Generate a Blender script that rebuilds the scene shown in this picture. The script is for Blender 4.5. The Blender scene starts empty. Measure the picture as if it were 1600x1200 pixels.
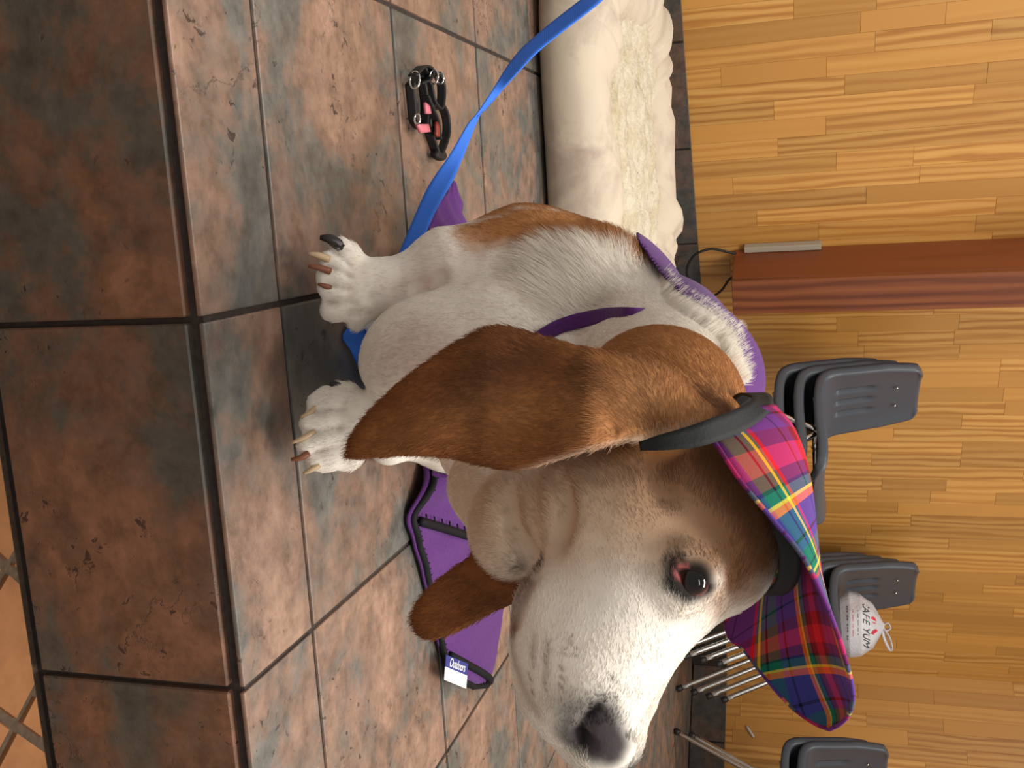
import bpy, bmesh, math, random
import numpy as np
from mathutils import Vector, Matrix

# ------------------------------------------------------------------ camera
SCN = bpy.context.scene
COL = SCN.collection
FOC = 1530.02                       # focal length in pixels of the 1600 px wide frame
EYE = np.array([0.0, 0.0, 0.47])    # camera stands 47 cm above the tiled ledge
def _axes():
    p, y, r = (math.radians(a) for a in (16.3548, 10.2725, -0.4164))
    f = np.array([math.sin(y)*math.cos(p), math.cos(y)*math.cos(p), -math.sin(p)])
    r0 = np.array([math.cos(y), -math.sin(y), 0.0]); u0 = np.cross(r0, f)
    return math.cos(r)*r0+math.sin(r)*u0, -math.sin(r)*r0+math.cos(r)*u0, f
RT, UP, FW = _axes()
cam_data = bpy.data.cameras.new('camera')
cam_data.sensor_width = 36.0
cam_data.lens = FOC/1600*36.0
cam_data.clip_start = 0.02
cam = bpy.data.objects.new('camera', cam_data)
COL.objects.link(cam)
# the phone was held on its side: world up points to the right of the frame
cam.matrix_world = Matrix(((UP[0], -RT[0], -FW[0], EYE[0]), (UP[1], -RT[1], -FW[1], EYE[1]),
                           (UP[2], -RT[2], -FW[2], EYE[2]), (0, 0, 0, 1)))
SCN.camera = cam

# ------------------------------------------------------------------ world, lamps, exposure
world = bpy.data.worlds.new('room_light'); SCN.world = world
world.use_nodes = True
world.node_tree.nodes['Background'].inputs[0].default_value = (1.0, 0.95, 0.89, 1)
world.node_tree.nodes['Background'].inputs[1].default_value = 0.42
def area(name, loc, size, energy, rot=(0, 0, 0), col=(1.0, 0.95, 0.88)):
    l = bpy.data.lights.new(name, 'AREA'); l.shape = 'RECTANGLE'; l.size, l.size_y = size
    l.energy = energy; l.color = col
    o = bpy.data.objects.new(name, l); COL.objects.link(o); o.location = loc; o.rotation_euler = rot
    return o
# ceiling fluorescents of the room
area('ceiling_light', (0.75, 0.45, 2.2), (1.2, 0.3), 40)
area('ceiling_light', (-0.5, 1.7, 2.3), (0.3, 1.2), 15)
area('ceiling_light', (1.3, 2.4, 2.3), (1.2, 0.3), 16)
area('ceiling_light', (0.3, -0.9, 2.3), (1.2, 0.3), 12)
vs = SCN.view_settings
vs.view_transform = 'Standard'; vs.look = 'None'; vs.gamma = 1.0; vs.use_curve_mapping = False
vs.exposure = 0.36

# ------------------------------------------------------------------ helpers
def at(px, py, d):
    """world point seen at photo pixel (px,py) at d metres along the optical axis"""
    return EYE + ((py-600)/FOC*RT + (px-800)/FOC*UP + FW)*d
def atz(px, py, z):
    d = (py-600)/FOC*RT + (px-800)/FOC*UP + FW
    return EYE + d*((z-EYE[2])/d[2])
def project(p):
    q = p-EYE
    D = q@FW
    return 800+FOC*(q@UP)/D, 600+FOC*(q@RT)/D, D
def lin(r, g, b):
    f = lambda c: (c/255)/12.92 if c <= 10 else (((c/255)+0.055)/1.055)**2.4
    return (f(r), f(g), f(b))
def tag(o, label=None, cat=None, group=None, kind=None):
    if label: o['label'] = label
    if cat: o['category'] = cat
    if group: o['group'] = group
    if kind: o['kind'] = kind
    return o
def link(name, data, mat=None, parent=None):
    o = bpy.data.objects.new(name, data); COL.objects.link(o)
    if mat is not None and hasattr(data, 'materials') and not data.materials: data.materials.append(mat)
    if parent is not None: o.parent = parent
    return o
def empty(name, loc=(0, 0, 0), rz=0.0):
    o = bpy.data.objects.new(name, None); COL.objects.link(o); o.location = loc; o.rotation_euler = (0, 0, rz)
    o.empty_display_size = 0.05
    return o
def pyd(name, V, F, smooth=True):
    me = bpy.data.meshes.new(name)
    me.from_pydata([tuple(map(float, v)) for v in V], [], [tuple(map(int, f)) for f in F])
    me.update()
    if smooth: me.polygons.foreach_set('use_smooth', [True]*len(me.polygons))
    return me
def bm_mesh(name, bm, smooth=False):
    bmesh.ops.recalc_face_normals(bm, faces=bm.faces)
    me = bpy.data.meshes.new(name); bm.to_mesh(me); bm.free()
    if smooth: me.polygons.foreach_set('use_smooth', [True]*len(me.polygons))
    return me
def box(bm, x0, x1, y0, y1, z0, z1, bev=0.0, seg=1):
    r = bmesh.ops.create_cube(bm, size=1.0)
    vs_ = r['verts']
    for v in vs_:
        v.co = Vector(((x0+x1)/2+v.co.x*(x1-x0), (y0+y1)/2+v.co.y*(y1-y0), (z0+z1)/2+v.co.z*(z1-z0)))
    if bev:
        es = list({e for v in vs_ for e in v.link_edges})
        bmesh.ops.bevel(bm, geom=es, offset=bev, segments=seg, affect='EDGES', profile=0.6)
def box_mesh(name, x0, x1, y0, y1, z0, z1, bev=0.0, seg=1, smooth=False):
    bm = bmesh.new(); box(bm, x0, x1, y0, y1, z0, z1, bev, seg); return bm_mesh(name, bm, smooth)
def catmull(pts, n):
    P = np.asarray(pts, float); P = np.vstack([2*P[0]-P[1], P, 2*P[-1]-P[-2]]); out = []
    m = len(P)-3
    for t in np.linspace(0, m-1e-6, n):
        i = int(t); u = t-i; a, b, c, d = P[i:i+4]
        out.append(0.5*((2*b)+(-a+c)*u+(2*a-5*b+4*c-d)*u*u+(-a+3*b-3*c+d)*u**3))
    return np.array(out)
def tube(path, rad, seg=8, closed=False, flat=1.0, up=None):
    """verts, faces of a tube along path; rad scalar or list"""
    P = np.asarray(path, float); n = len(P)
    R_ = np.full(n, rad) if np.isscalar(rad) else np.asarray(rad)
    T = np.gradient(P, axis=0)
    if closed: T = np.roll(P, -1, 0)-np.roll(P, 1, 0)
    T /= np.linalg.norm(T, axis=1)[:, None]+1e-12
    N = np.zeros_like(P)
    ref = np.array(up if up is not None else (0.31, 0.2, 0.93)); v = ref-T[0]*(ref@T[0])
    if np.linalg.norm(v) < 1e-3: v = np.cross(T[0], (1, 0, 0))
    v /= np.linalg.norm(v)
    V = []; F = []
    for i in range(n):
        v = v-T[i]*(v@T[i]); v /= np.linalg.norm(v); b = np.cross(T[i], v)
        for k in range(seg):
            a = 2*math.pi*k/seg
            V.append(P[i]+R_[i]*(math.cos(a)*v*flat+math.sin(a)*b))
    m = n if closed else n-1
    for i in range(m):
        j = (i+1) % n
        for k in range(seg):
            l = (k+1) % seg
            F.append((i*seg+k, i*seg+l, j*seg+l, j*seg+k))
    if not closed:
        F.append(tuple(range(seg))[::-1]); F.append(tuple((n-1)*seg+k for k in range(seg)))
    return V, F
def join(*vf):
    V = []; F = []
    for v, f in vf:
        o = len(V); V += list(v); F += [tuple(i+o for i in q) for q in f]
    return V, F
def grid_faces(nu, nv, off=0):
    return [(off+i*nv+j, off+i*nv+j+1, off+(i+1)*nv+j+1, off+(i+1)*nv+j) for i in range(nu-1) for j in range(nv-1)]
def sheet(G, thick):
    """closed slab from a (nu,nv,3) grid, thickened along its normals"""
    G = np.asarray(G, float); nu, nv = G.shape[:2]
    du = np.gradient(G, axis=0); dv = np.gradient(G, axis=1)
    N = np.cross(du, dv); N /= np.linalg.norm(N, axis=2)[..., None]+1e-12
    t = thick if np.isscalar(thick) else np.asarray(thick)[..., None]
    A = (G+N*t/2).reshape(-1, 3); B = (G-N*t/2).reshape(-1, 3); m = nu*nv
    F = grid_faces(nu, nv)+[f[::-1] for f in grid_faces(nu, nv, m)]
    def side(idx):
        for a, b in zip(idx[:-1], idx[1:]): F.append((b, a, a+m, b+m))
    side([i*nv for i in range(nu)][::-1]); side([i*nv+nv-1 for i in range(nu)])
    side(list(range(nv))); side([(nu-1)*nv+j for j in range(nv)][::-1])
    return list(A)+list(B), F

# ------------------------------------------------------------------ materials
class NT:
    def __init__(s, name, rough=0.6, spec=0.5, metal=0.0):
        s.m = bpy.data.materials.new(name); s.m.use_nodes = True; s.t = s.m.node_tree
        s.b = s.t.nodes['Principled BSDF']
        s.b.inputs['Roughness'].default_value = rough
        s.b.inputs['Specular IOR Level'].default_value = spec
        s.b.inputs['Metallic'].default_value = metal
    def n(s, typ, **kw):
        nd = s.t.nodes.new(typ)
        for k, v in kw.items():
            if k.startswith('i_'):
                key = k[2:]; key = int(key) if key.isdigit() else key.replace('_', ' ')
                s.put(nd.inputs[key], v)
            else: setattr(nd, k, v)
        return nd
    def put(s, sock, v):
        if hasattr(v, 'is_linked') or isinstance(v, bpy.types.NodeSocket): s.t.links.new(v, sock)
        else:
            if isinstance(v, tuple) and len(v) == 3 and sock.type == 'RGBA': v = (*v, 1)
            sock.default_value = v
    def coord(s, randomize=0.0, scale=(1, 1, 1), out='Object'):
        tc = s.n('ShaderNodeTexCoord').outputs[out]
        mp = s.n('ShaderNodeMapping'); s.put(mp.inputs['Vector'], tc); mp.inputs['Scale'].default_value = scale
        if randomize:
            oi = s.n('ShaderNodeObjectInfo')
            mu = s.n('ShaderNodeVectorMath', operation='SCALE'); s.put(mu.inputs[0], (13.1, 7.7, 5.3))
            sc = s.n('ShaderNodeMath', operation='MULTIPLY'); s.put(sc.inputs[0], oi.outputs['Random']); s.put(sc.inputs[1], float(randomize))
            s.put(mu.inputs['Scale'], sc.outputs[0])
            ad = s.n('ShaderNodeVectorMath', operation='ADD'); s.put(ad.inputs[0], mp.outputs[0]); s.put(ad.inputs[1], mu.outputs[0])
            return ad.outputs[0]
        return mp.outputs[0]
    def noise(s, vec, scale, detail=6, rough=0.6, dist=0.0):
        nd = s.n('ShaderNodeTexNoise'); s.put(nd.inputs['Vector'], vec)
        nd.inputs['Scale'].default_value = scale; nd.inputs['Detail'].default_value = detail
        nd.inputs['Roughness'].default_value = rough; nd.inputs['Distortion'].default_value = dist
        return nd.outputs['Fac']
    def ramp(s, fac, stops, interp='LINEAR'):
        nd = s.n('ShaderNodeValToRGB'); s.put(nd.inputs[0], fac); nd.color_ramp.interpolation = interp
        el = nd.color_ramp.elements
        while len(el) < len(stops): el.new(0.5)
        for e, (p, c) in zip(el, stops):
            e.position = p; e.color = (*c, 1) if not np.isscalar(c) else (c, c, c, 1)
        return nd.outputs[0]
    def mix(s, fac, a, b, blend='MIX'):
        nd = s.n('ShaderNodeMix', data_type='RGBA', blend_type=blend)
        s.put(nd.inputs[0], fac); s.put(nd.inputs[6], a); s.put(nd.inputs[7], b)
        return nd.outputs[2]
    def math(s, op, a, b=0.0):
        nd = s.n('ShaderNodeMath', operation=op); s.put(nd.inputs[0], a); s.put(nd.inputs[1], b); return nd.outputs[0]
    def bump(s, h, strength=0.3, dist=0.002):
        nd = s.n('ShaderNodeBump'); s.put(nd.inputs['Height'], h)
        nd.inputs['Strength'].default_value = strength; nd.inputs['Distance'].default_value = dist
        s.t.links.new(nd.outputs[0], s.b.inputs['Normal'])
    def col(s, c): s.put(s.b.inputs['Base Color'], c); return s.m

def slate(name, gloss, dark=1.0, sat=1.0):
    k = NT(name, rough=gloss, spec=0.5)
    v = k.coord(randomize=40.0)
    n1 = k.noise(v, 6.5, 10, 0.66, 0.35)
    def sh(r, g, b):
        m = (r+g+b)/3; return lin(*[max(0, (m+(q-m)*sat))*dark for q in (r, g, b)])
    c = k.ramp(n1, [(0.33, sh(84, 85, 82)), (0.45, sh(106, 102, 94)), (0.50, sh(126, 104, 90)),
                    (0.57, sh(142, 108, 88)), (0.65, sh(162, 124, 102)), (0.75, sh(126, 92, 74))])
    n2 = k.noise(v, 34, 8, 0.7)
    c = k.mix(0.85, c, k.ramp(n2, [(0.28, 0.45), (0.5, 0.95), (0.72, 1.35)]), 'MULTIPLY')
    # pits and cracks of the cleft surface
    n3 = k.noise(v, 70, 3, 0.6, 0.6); n4 = k.noise(v, 7, 3, 0.5)
    pit = k.math('MULTIPLY', k.ramp(n3, [(0.635, 0.0), (0.685, 0.85)]), k.ramp(n4, [(0.46, 0.0), (0.56, 1.0)]))
    w = k.noise(v, 3.2, 9, 0.62, 0.2)
    crack = k.ramp(k.math('ABSOLUTE', k.math('SUBTRACT', w, 0.5)), [(0.0, 1.0), (0.0035, 0.0)])
    crack = k.math('MULTIPLY', crack, k.ramp(n4, [(0.52, 0.0), (0.62, 0.7)]))
    mk = k.math('MAXIMUM', pit, crack)
    c = k.mix(mk, c, lin(46, 34, 30))
    h = k.math('SUBTRACT', k.math('ADD', k.math('MULTIPLY', n1, 0.6), k.math('MULTIPLY', n2, 0.35)), k.math('MULTIPLY', mk, 0.5))
    k.bump(h, 0.45, 0.004)
    k.put(k.b.inputs['Roughness'], k.ramp(n2, [(0.3, gloss-0.08), (0.7, gloss+0.12)]))
    return k.col(c)
def plain(name, c, rough=0.6, spec=0.5, metal=0.0, nscale=0, namt=0.15, bump=0.0, randomize=0):
    k = NT(name, rough, spec, metal)
    cc = lin(*c)
    if nscale:
        v = k.coord(randomize=randomize)
        n = k.noise(v, nscale, 5, 0.6)
        col = k.mix(1.0, cc, k.ramp(n, [(0.25, 1-namt), (0.75, 1+namt)]), 'MULTIPLY')
        if bump: k.bump(n, bump, 0.002)
        return k.col(col)
    return k.col(cc)
M = {}
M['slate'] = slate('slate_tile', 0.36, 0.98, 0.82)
M['slate_riser_shaded'] = slate('slate_tile_riser_shaded', 0.45, 0.76, 1.3)  # redder, darker copy of the slate: the riser's shade is put into its colour
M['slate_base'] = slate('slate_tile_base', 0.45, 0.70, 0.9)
M['grout'] = plain('grout', (62, 54, 50), 0.9, 0.2, nscale=120, namt=0.25, bump=0.4)
M['terracotta'] = plain('terracotta_tile', (146, 98, 60), 0.55, 0.4, nscale=26, namt=0.22, bump=0.2, randomize=30)
M['grout_floor'] = plain('grout_floor', (88, 72, 58), 0.9, 0.2, nscale=150, namt=0.3, bump=0.4)
def wood(name, base, dark, light, gscale, rough=0.35, spread=0.22, ring=(1, 1, 1), amt=0.5):
    k = NT(name, rough, 0.5)
    v = k.coord(randomize=60.0, scale=ring)
    oi = k.n('ShaderNodeObjectInfo').outputs['Random']
    low = k.noise(v, 3.0, 3, 0.5, 0.3)
    wv = k.n('ShaderNodeTexWave', wave_type='BANDS', bands_direction='X', wave_profile='SIN')
    k.put(wv.inputs['Vector'], v); wv.inputs['Scale'].default_value = gscale
    wv.inputs['Distortion'].default_value = 9.0; wv.inputs['Detail'].default_value = 3.0
    wv.inputs['Detail Scale'].default_value = 0.9; wv.inputs['Detail Roughness'].default_value = 0.6
    g = k.mix(amt, base, k.ramp(wv.outputs['Fac'], [(0.1, dark), (0.35, base), (0.95, light)]))
    fine = k.noise(k.coord(randomize=60.0, scale=(140, 140, 5)), 1.0, 4, 0.6)
    g = k.mix(0.5, g, k.ramp(fine, [(0.3, 0.80), (0.6, 1.06)]), 'MULTIPLY')
    flat = k.mix(k.ramp(low, [(0.4, 0.0), (0.6, 1.0)]), base, g)
    tint = k.ramp(k.math('FRACT', k.math('MULTIPLY', oi, 17.31)), [(0.0, 1-spread), (0.5, 1.0), (1.0, 1+spread)])
    c = k.mix(1.0, flat, tint, 'MULTIPLY')
    return k.col(c)
M['plank'] = wood('oak_strip', lin(196, 140, 68), lin(164, 106, 44), lin(214, 164, 92), 11.0, 0.38, 0.16, (1, 1, 0.12), 0.65)
M['redwood'] = wood('redwood', lin(126, 66, 36), lin(90, 42, 22), lin(154, 90, 48), 7.0, 0.4, 0.12, (1, 1, 0.10), 0.6)
M['plaster'] = plain('wood_backing', (150, 104, 52), 0.7)
# ================================================================== structure
rng = random.Random(4)
EDGE_Y = 0.699; RISE = 0.2215; G = 0.0055
XJ0, PX = 0.0712, 0.3275
YJ = [EDGE_Y, 0.8285] + [1.1590+0.3298*i for i in range(0, 10)]
WA = math.radians(24.7); W0 = np.array([0.2865, 3.392]); WD = np.array([math.cos(WA), math.sin(WA)]); WN = np.array([WD[1], -WD[0]])
CORNER = W0+WD*1.925                       # inside corner of the two plank walls
WA2 = math.radians(-42.0); WD2 = np.array([math.cos(WA2), math.sin(WA2)]); WN2 = np.array([WD2[1], -WD2[0]])
BASE_H = 0.152
def behind_wall(x, y, m=0.0):
    p = np.array([x, y])
    return (p-W0)@WN < -m or (p-CORNER)@WN2 < -m

floor = link('floor', box_mesh('floor', -1.35, 3.2, EDGE_Y+0.006, 4.75, -RISE-0.02, -0.0035), M['grout'])
tag(floor, 'raised floor of rust and grey slate tiles with dark grout', kind='structure')
def tile_mesh(w, d, t, bev=0.0022):
    bm = bmesh.new(); box(bm, -w/2, w/2, -d/2, d/2, -t, 0, bev, 2); return bm_mesh('tile', bm)
tm = {}
for j in range(len(YJ)-1):
    y0, y1 = YJ[j], YJ[j+1]
    key = round(y1-y0, 3)
    if key not in tm:
        tm[key] = tile_mesh(PX-G, y1-y0-(G if j else G/2), 0.010 if j else 0.0046, 0.0022 if j else 0.0016)
    for i in range(-4, 9):
        xc = XJ0+PX*(i+0.5); yc = (y0+y1)/2+(0 if j else -G/4)
        if behind_wall(xc, yc, 0.26): continue
        if abs(xc-0.55) > 0.85+0.60*(yc)+0.33: continue
        o = link('tile', tm[key], M['slate'], floor)
        o.location = (xc, yc, rng.uniform(-0.0006, 0.0006)); o.rotation_euler = (0, 0, rng.choice((0, math.pi)))
# front riser of the ledge
riser = link('wall_riser', box_mesh('riser', -1.35, 3.2, EDGE_Y+0.0055, EDGE_Y+0.05, -RISE-0.02, -0.0048), M['grout'])
tag(riser, 'slate tiled front of the step below the dog, shade painted in', kind='structure')
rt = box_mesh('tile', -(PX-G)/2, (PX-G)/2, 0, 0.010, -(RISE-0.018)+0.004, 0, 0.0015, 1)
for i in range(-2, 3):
    o = link('tile', rt, M['slate_riser_shaded'], riser); o.location = (XJ0+PX*(i+0.5), EDGE_Y-0.002, -0.0150)
# lower floor with diagonal terracotta tiles
lower = link('floor_lower', box_mesh('floor_lower', -1.6, 2.2, -0.6, EDGE_Y+0.02, -RISE-0.06, -RISE-0.004), M['grout_floor'])
tag(lower, 'lower floor of small terracotta tiles laid diagonally', kind='structure')
s = 0.104; tl = box_mesh('tile', -s/2+0.005, s/2-0.005, -s/2+0.005, s/2-0.005, -0.008, 0, 0.0015, 1)
ca, sa = math.cos(math.radians(38)), math.sin(math.radians(38))
org = np.array([0.290, 0.684]); d1 = np.array([ca, sa]); d2 = np.array([-sa, ca])
for a in range(-12, 12):
    for b in range(-10, 9):
        c = org+d1*s*(a+0.5)+d2*s*(b+0.5)
        if c[1] > EDGE_Y-0.055 or c[1] < 0.25 or not -0.45 < c[0] < 1.1: continue
        o = link('tile', tl, M['terracotta'], lower); o.location = (c[0], c[1], -RISE+0.001); o.rotation_euler = (0, 0, math.radians(38))
# tiles cut along the riser
for a in range(-10, 12):
    for b in range(-8, 12):
        c = org+d1*s*(a+0.5)+d2*s*(b+0.5)
        if not (EDGE_Y-0.055 < c[1] < EDGE_Y+0.075 and -0.45 < c[0] < 1.1): continue
        h = s/2-0.005
        poly = [c+d1*h*p+d2*h*q for p, q in ((-1, -1), (1, -1), (1, 1), (-1, 1))]
        out = []
        for k in range(4):
            A, B = poly[k], poly[(k+1) % 4]; lim = EDGE_Y-0.006
            if A[1] <= lim: out.append(A)
            if (A[1] <= lim) != (B[1] <= lim): out.append(A+(B-A)*(lim-A[1])/(B[1]-A[1]))
        if len(out) < 3: continue
        n = len(out); ctr = sum(out)/n
        V = [(*(q-ctr), 0) for q in out]+[(*(q-ctr), -0.008) for q in out]
        F = [tuple(range(n)), tuple(range(n, 2*n))[::-1]]+[(k, k+n, (k+1) % n+n, (k+1) % n) for k in range(n)]
        o = link('tile', pyd('tile', V, F, False), M['terracotta'], lower); o.location = (ctr[0], ctr[1], -RISE+0.001)

def wall_frame(name, o2, d2_, ang, s0, s1, label):
    """backing slab in the wall's own axes (x along, y into the wall, z up)"""
    w = link(name, box_mesh(name, s0, s1, 0.008, 0.09, 0, 2.5), M['plaster'])
    w.location = (o2[0], o2[1], 0); w.rotation_euler = (0, 0, ang)
    tag(w, label, kind='structure'); return w
wall = wall_frame('wall_back', W0, WD, WA, -1.6, 1.925, 'long wall clad in honey coloured oak strips')
wall2 = wall_frame('wall_right', CORNER, WD2, WA2, 0.0, 1.5, 'short angled wall clad in oak strips at the right')
PW = 0.0585
pm = {}
def plank(w_, l_):
    key = (round(w_, 4), round(l_, 2))
    if key not in pm: pm[key] = box_mesh('plank', -w_/2+0.0002, w_/2-0.0002, 0, 0.008, -key[1]/2+0.0003, key[1]/2-0.0003, 0.0004, 1)
    return pm[key]
def clad(w, s0, s1, z1, r):
    n = int(round((s1-s0)/PW))
    for i in range(n):
        x = s0+PW*(i+0.5); z = BASE_H-0.02-(r.random()*0.35); first = True
        while z < z1:
            l = r.choice((0.22, 0.3, 0.38, 0.46, 0.55, 0.7))
            a, b = max(z, BASE_H-0.02), z+l
            if first: a = BASE_H-0.02
            if b > BASE_H+0.03:
                first = False
                L = round(b-a, 2)
                o = link('plank', plank(PW, L), M['plank'], w); o.location = (x, r.uniform(-0.0003, 0.0003), a+L/2); a += L
                z = a
            else: z = b
clad(wall, -1.39, 1.925, 1.30, random.Random(12))
clad(wall2, 0.0, 1.17, 1.42, random.Random(5))
# slate baseboards
for nm, w, s0, s1, off in (('baseboard_back', wall, -1.6, 1.925, 0.1), ('baseboard_right', wall2, 0.0, 1.5, 0.02)):
    b = link(nm, box_mesh(nm, s0, s1, -0.006, 0.009, 0.0, BASE_H-0.002), M['grout']); b.location = w.location; b.rotation_euler = w.rotation_euler
    tag(b, 'dark slate tile skirting along the '+('long wall' if nm.endswith('back') else 'angled wall'), kind='structure')
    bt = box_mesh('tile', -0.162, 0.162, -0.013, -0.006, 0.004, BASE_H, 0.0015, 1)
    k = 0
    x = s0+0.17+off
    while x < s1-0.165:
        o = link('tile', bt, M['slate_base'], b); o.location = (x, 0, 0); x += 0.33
# ================================================================== things in the room
# ---- redwood post in front of the plank wall
def on_wall(px, py, off=0.0):
    d = (py-600)/FOC*RT+(px-800)/FOC*UP+FW
    t = ((W0+WN*off-EYE[:2])@WN)/(d[:2]@WN)
    return EYE+d*t
def wall_s(p): return float((p[:2]-W0)@WD)
zb = 0.262
def prism(poly, z0, z1, bev=0.0015):
    bm = bmesh.new(); n = len(poly)
    b = [bm.verts.new((x, y, z0)) for x, y in poly]; t = [bm.verts.new((x, y, z1)) for x, y in poly]
    bm.faces.new(b[::-1]); bm.faces.new(t)
    for i in range(n): bm.faces.new((b[i], b[(i+1) % n], t[(i+1) % n], t[i]))
    bmesh.ops.bevel(bm, geom=list(bm.edges), offset=bev, segments=1, affect='EDGES')
    return bm_mesh('board', bm)
ax = wall_s(on_wall(1143, 391, 0.001))
po = min(np.linspace(0.02, 0.3, 281), key=lambda o: abs(wall_s(on_wall(1143, 440, o))-ax))   # how far the post stands out
cx = wall_s(on_wall(1150, 492, po)); zb = float(on_wall(1143, 440, po)[2])
post = empty('wooden_post', (W0[0], W0[1], 0), WA)
tag(post, 'boxed redwood post with dark side board standing against the oak wall', 'post')
link('front_board', prism([(ax, -po), (cx, -po), (cx, -po+0.018), (ax, -po+0.018)], zb, 2.4), M['redwood'], post)
for x0 in (ax, cx-0.018):
    link('side_board', prism([(x0, -po+0.0185), (x0+0.018, -po+0.0185), (x0+0.018, -0.002), (x0, -0.002)], zb, 2.4), M['redwood'], post)
print('post', ax, po, cx, zb)
M['steel_strip'] = plain('raceway', (176, 168, 150), 0.45, 0.5)
rc = link('cable_raceway', box_mesh('cable_raceway', -0.022, -0.002, -0.03, -0.001, 0.30, 0.54, 0.003, 2), M['steel_strip'])
rc.location = (W0[0]+WD[0]*ax, W0[1]+WD[1]*ax, 0); rc.rotation_euler = (0, 0, WA)
tag(rc, 'short pale metal cable cover tucked behind the redwood post', 'cable cover')
M['rubber'] = plain('black_rubber', (22, 20, 20), 0.5)
cp = [on_wall(1150, 396, 0.05), on_wall(1138, 394, 0.055), on_wall(1110, 389, 0.06), on_wall(1084, 400, 0.07), on_wall(1073, 425, 0.07), on_wall(1085, 452, 0.07), on_wall(1108, 463, 0.07), on_wall(1126, 455, 0.06), on_wall(1140, 436, 0.05), on_wall(1152, 432, 0.045)]
tag(link('power_cable', pyd('power_cable', *tube(catmull(cp, 48), 0.0042, 8)), M['rubber']), 'black cable looping out below the redwood post', 'cable')
M['white_plastic'] = plain('white_plastic', (214, 208, 198), 0.5)
def on_wall2(px, py, off=0.0):
    d = (py-600)/FOC*RT+(px-800)/FOC*UP+FW
    t = ((CORNER+WN2*off-EYE[:2])@WN2)/(d[:2]@WN2)
    return EYE+d*t
q0, q1 = on_wall2(1166, 1134, 0.005), on_wall2(1178, 1152, 0.005)
tag(link('wall_clip', pyd('wall_clip', *tube(catmull([q0, (q0+q1)/2, q1], 7), [0.003, 0.005, 0.0055, 0.0055, 0.0055, 0.005, 0.003], 8)), M['white_plastic']), 'tiny white clip on the oak wall behind the chair legs', 'clip')

def vnoise_s(p, f, seed=0):
    r_ = np.random.RandomState(seed); out = 0
    for i in range(5):
        w = r_.normal(size=3)*f*(1+0.5*i); out = out+math.sin(float(p[0]@w)+r_.rand()*6.28)/(1+0.4*i)
    return out/2.6
# ---- dog bed
k = NT('bed_suede', 0.85, 0.2)
v = k.coord(); n1 = k.noise(v, 9, 6, 0.6, 0.4); n2 = k.noise(v, 45, 5, 0.6)
c = k.mix(k.ramp(n1, [(0.5, 0.0), (0.68, 0.75)]), lin(206, 192, 172), lin(168, 150, 138))
st = None
for (px, py, dd, r) in ((905, 122, 1.885, 0.06), (925, 175, 1.90, 0.055), (905, 215, 1.885, 0.08)):
    p = at(px, py, dd)
    dn = k.n('ShaderNodeVectorMath', operation='DISTANCE'); k.put(dn.inputs[0], v); k.put(dn.inputs[1], (float(p[0]+0.10), float(p[1]-2.225), float(p[2])))
    f = k.ramp(k.math('ADD', k.math('DIVIDE', dn.outputs['Value'], r), k.math('MULTIPLY', k.math('SUBTRACT', n2, 0.5), 1.0)), [(0.2, 0.55), (1.0, 0.0)])
    st = f if st is None else k.math('MAXIMUM', st, f)
c = k.mix(st, c, lin(112, 92, 80))
k.bump(n2, 0.2, 0.003); M['suede'] = k.col(c)
k = NT('bed_fleece', 0.95, 0.1)
v = k.coord(); n1 = k.noise(v, 110, 5, 0.7); n2 = k.noise(v, 14, 4, 0.6)
c = k.mix(0.8, k.mix(k.ramp(n2, [(0.4, 0.0), (0.7, 1.0)]), lin(228, 218, 196), lin(206, 190, 156)), k.ramp(n1, [(0.3, 0.7), (0.6, 1.05)]), 'MULTIPLY')
k.bump(n1, 0.9, 0.006); M['fleece'] = k.col(c)
BC = np.array([-0.10, 2.225]); BHX, BHY = 0.465, 0.40
bed = empty('dog_bed', (BC[0], BC[1], 0), 0.03)
tag(bed, 'cream bolster dog bed with fleece cushion lying behind the dog', 'dog bed')
nb, ns = 180, 30
Vb = []
rr = np.random.RandomState(3)
for i in range(nb):
    a = 2*math.pi*i/nb
    e = 0.42
    cxx = (abs(math.cos(a))**e)*math.copysign(1, math.cos(a)); cyy = (abs(math.sin(a))**e)*math.copysign(1, math.sin(a))
    front = 0.5-0.5*math.sin(a)                    # 1 at the front edge, 0 at the back
    R1 = 0.090; Hh = 0.138*front+0.172*(1-front)
    lump = 0.006*math.sin(9*a+0.6)+0.004*math.sin(17*a+2)+0.003*math.sin(31*a)
    for j in range(ns):
        b = 2*math.pi*j/ns
        ox, oz = math.cos(b), math.sin(b)
        ox = math.copysign(abs(ox)**0.8, ox); oz = math.copysign(abs(oz)**0.85, oz)
        wr = 0.0035*math.sin(46*a+3*math.sin(3*a))*max(0, math.sin(b))+0.002*math.sin(70*a+b*2)
        rad_ = R1*ox
        z = Hh/2*(1+oz)+(lump+wr)*max(0, 0.3+oz)
        seam = -0.004*math.exp(-((b-0.55)/0.10)**2)
        x = cxx*(BHX-R1+rad_+seam); y = cyy*(BHY-R1+rad_+seam)
        Vb.append((x, y, max(z, 0.001)))
Fb = [(i*ns+j, ((i+1) % nb)*ns+j, ((i+1) % nb)*ns+(j+1) % ns, i*ns+(j+1) % ns) for i in range(nb) for j in range(ns)]
link('bolster', pyd('bolster', Vb, Fb), M['suede'], bed)
n = 90
gx = np.linspace(-1, 1, n); Gc = np.zeros((n, n, 3))
for i, u in enumerate(gx):
    for j, w in enumerate(gx):
        x = u*(BHX-0.06); y = w*(BHY-0.06)
        q = np.array([[x, y, 0.0]])
        edge = max(abs(u), abs(w))
        z = 0.082+0.045*(w+1)/2+0.012*vnoise_s(q, 22, 4)+0.010*vnoise_s(q, 50, 5)+0.004*vnoise_s(q, 130, 6)-0.03*max(0, edge-0.8)/0.2
        Gc[i, j] = (x, y, z)
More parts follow.
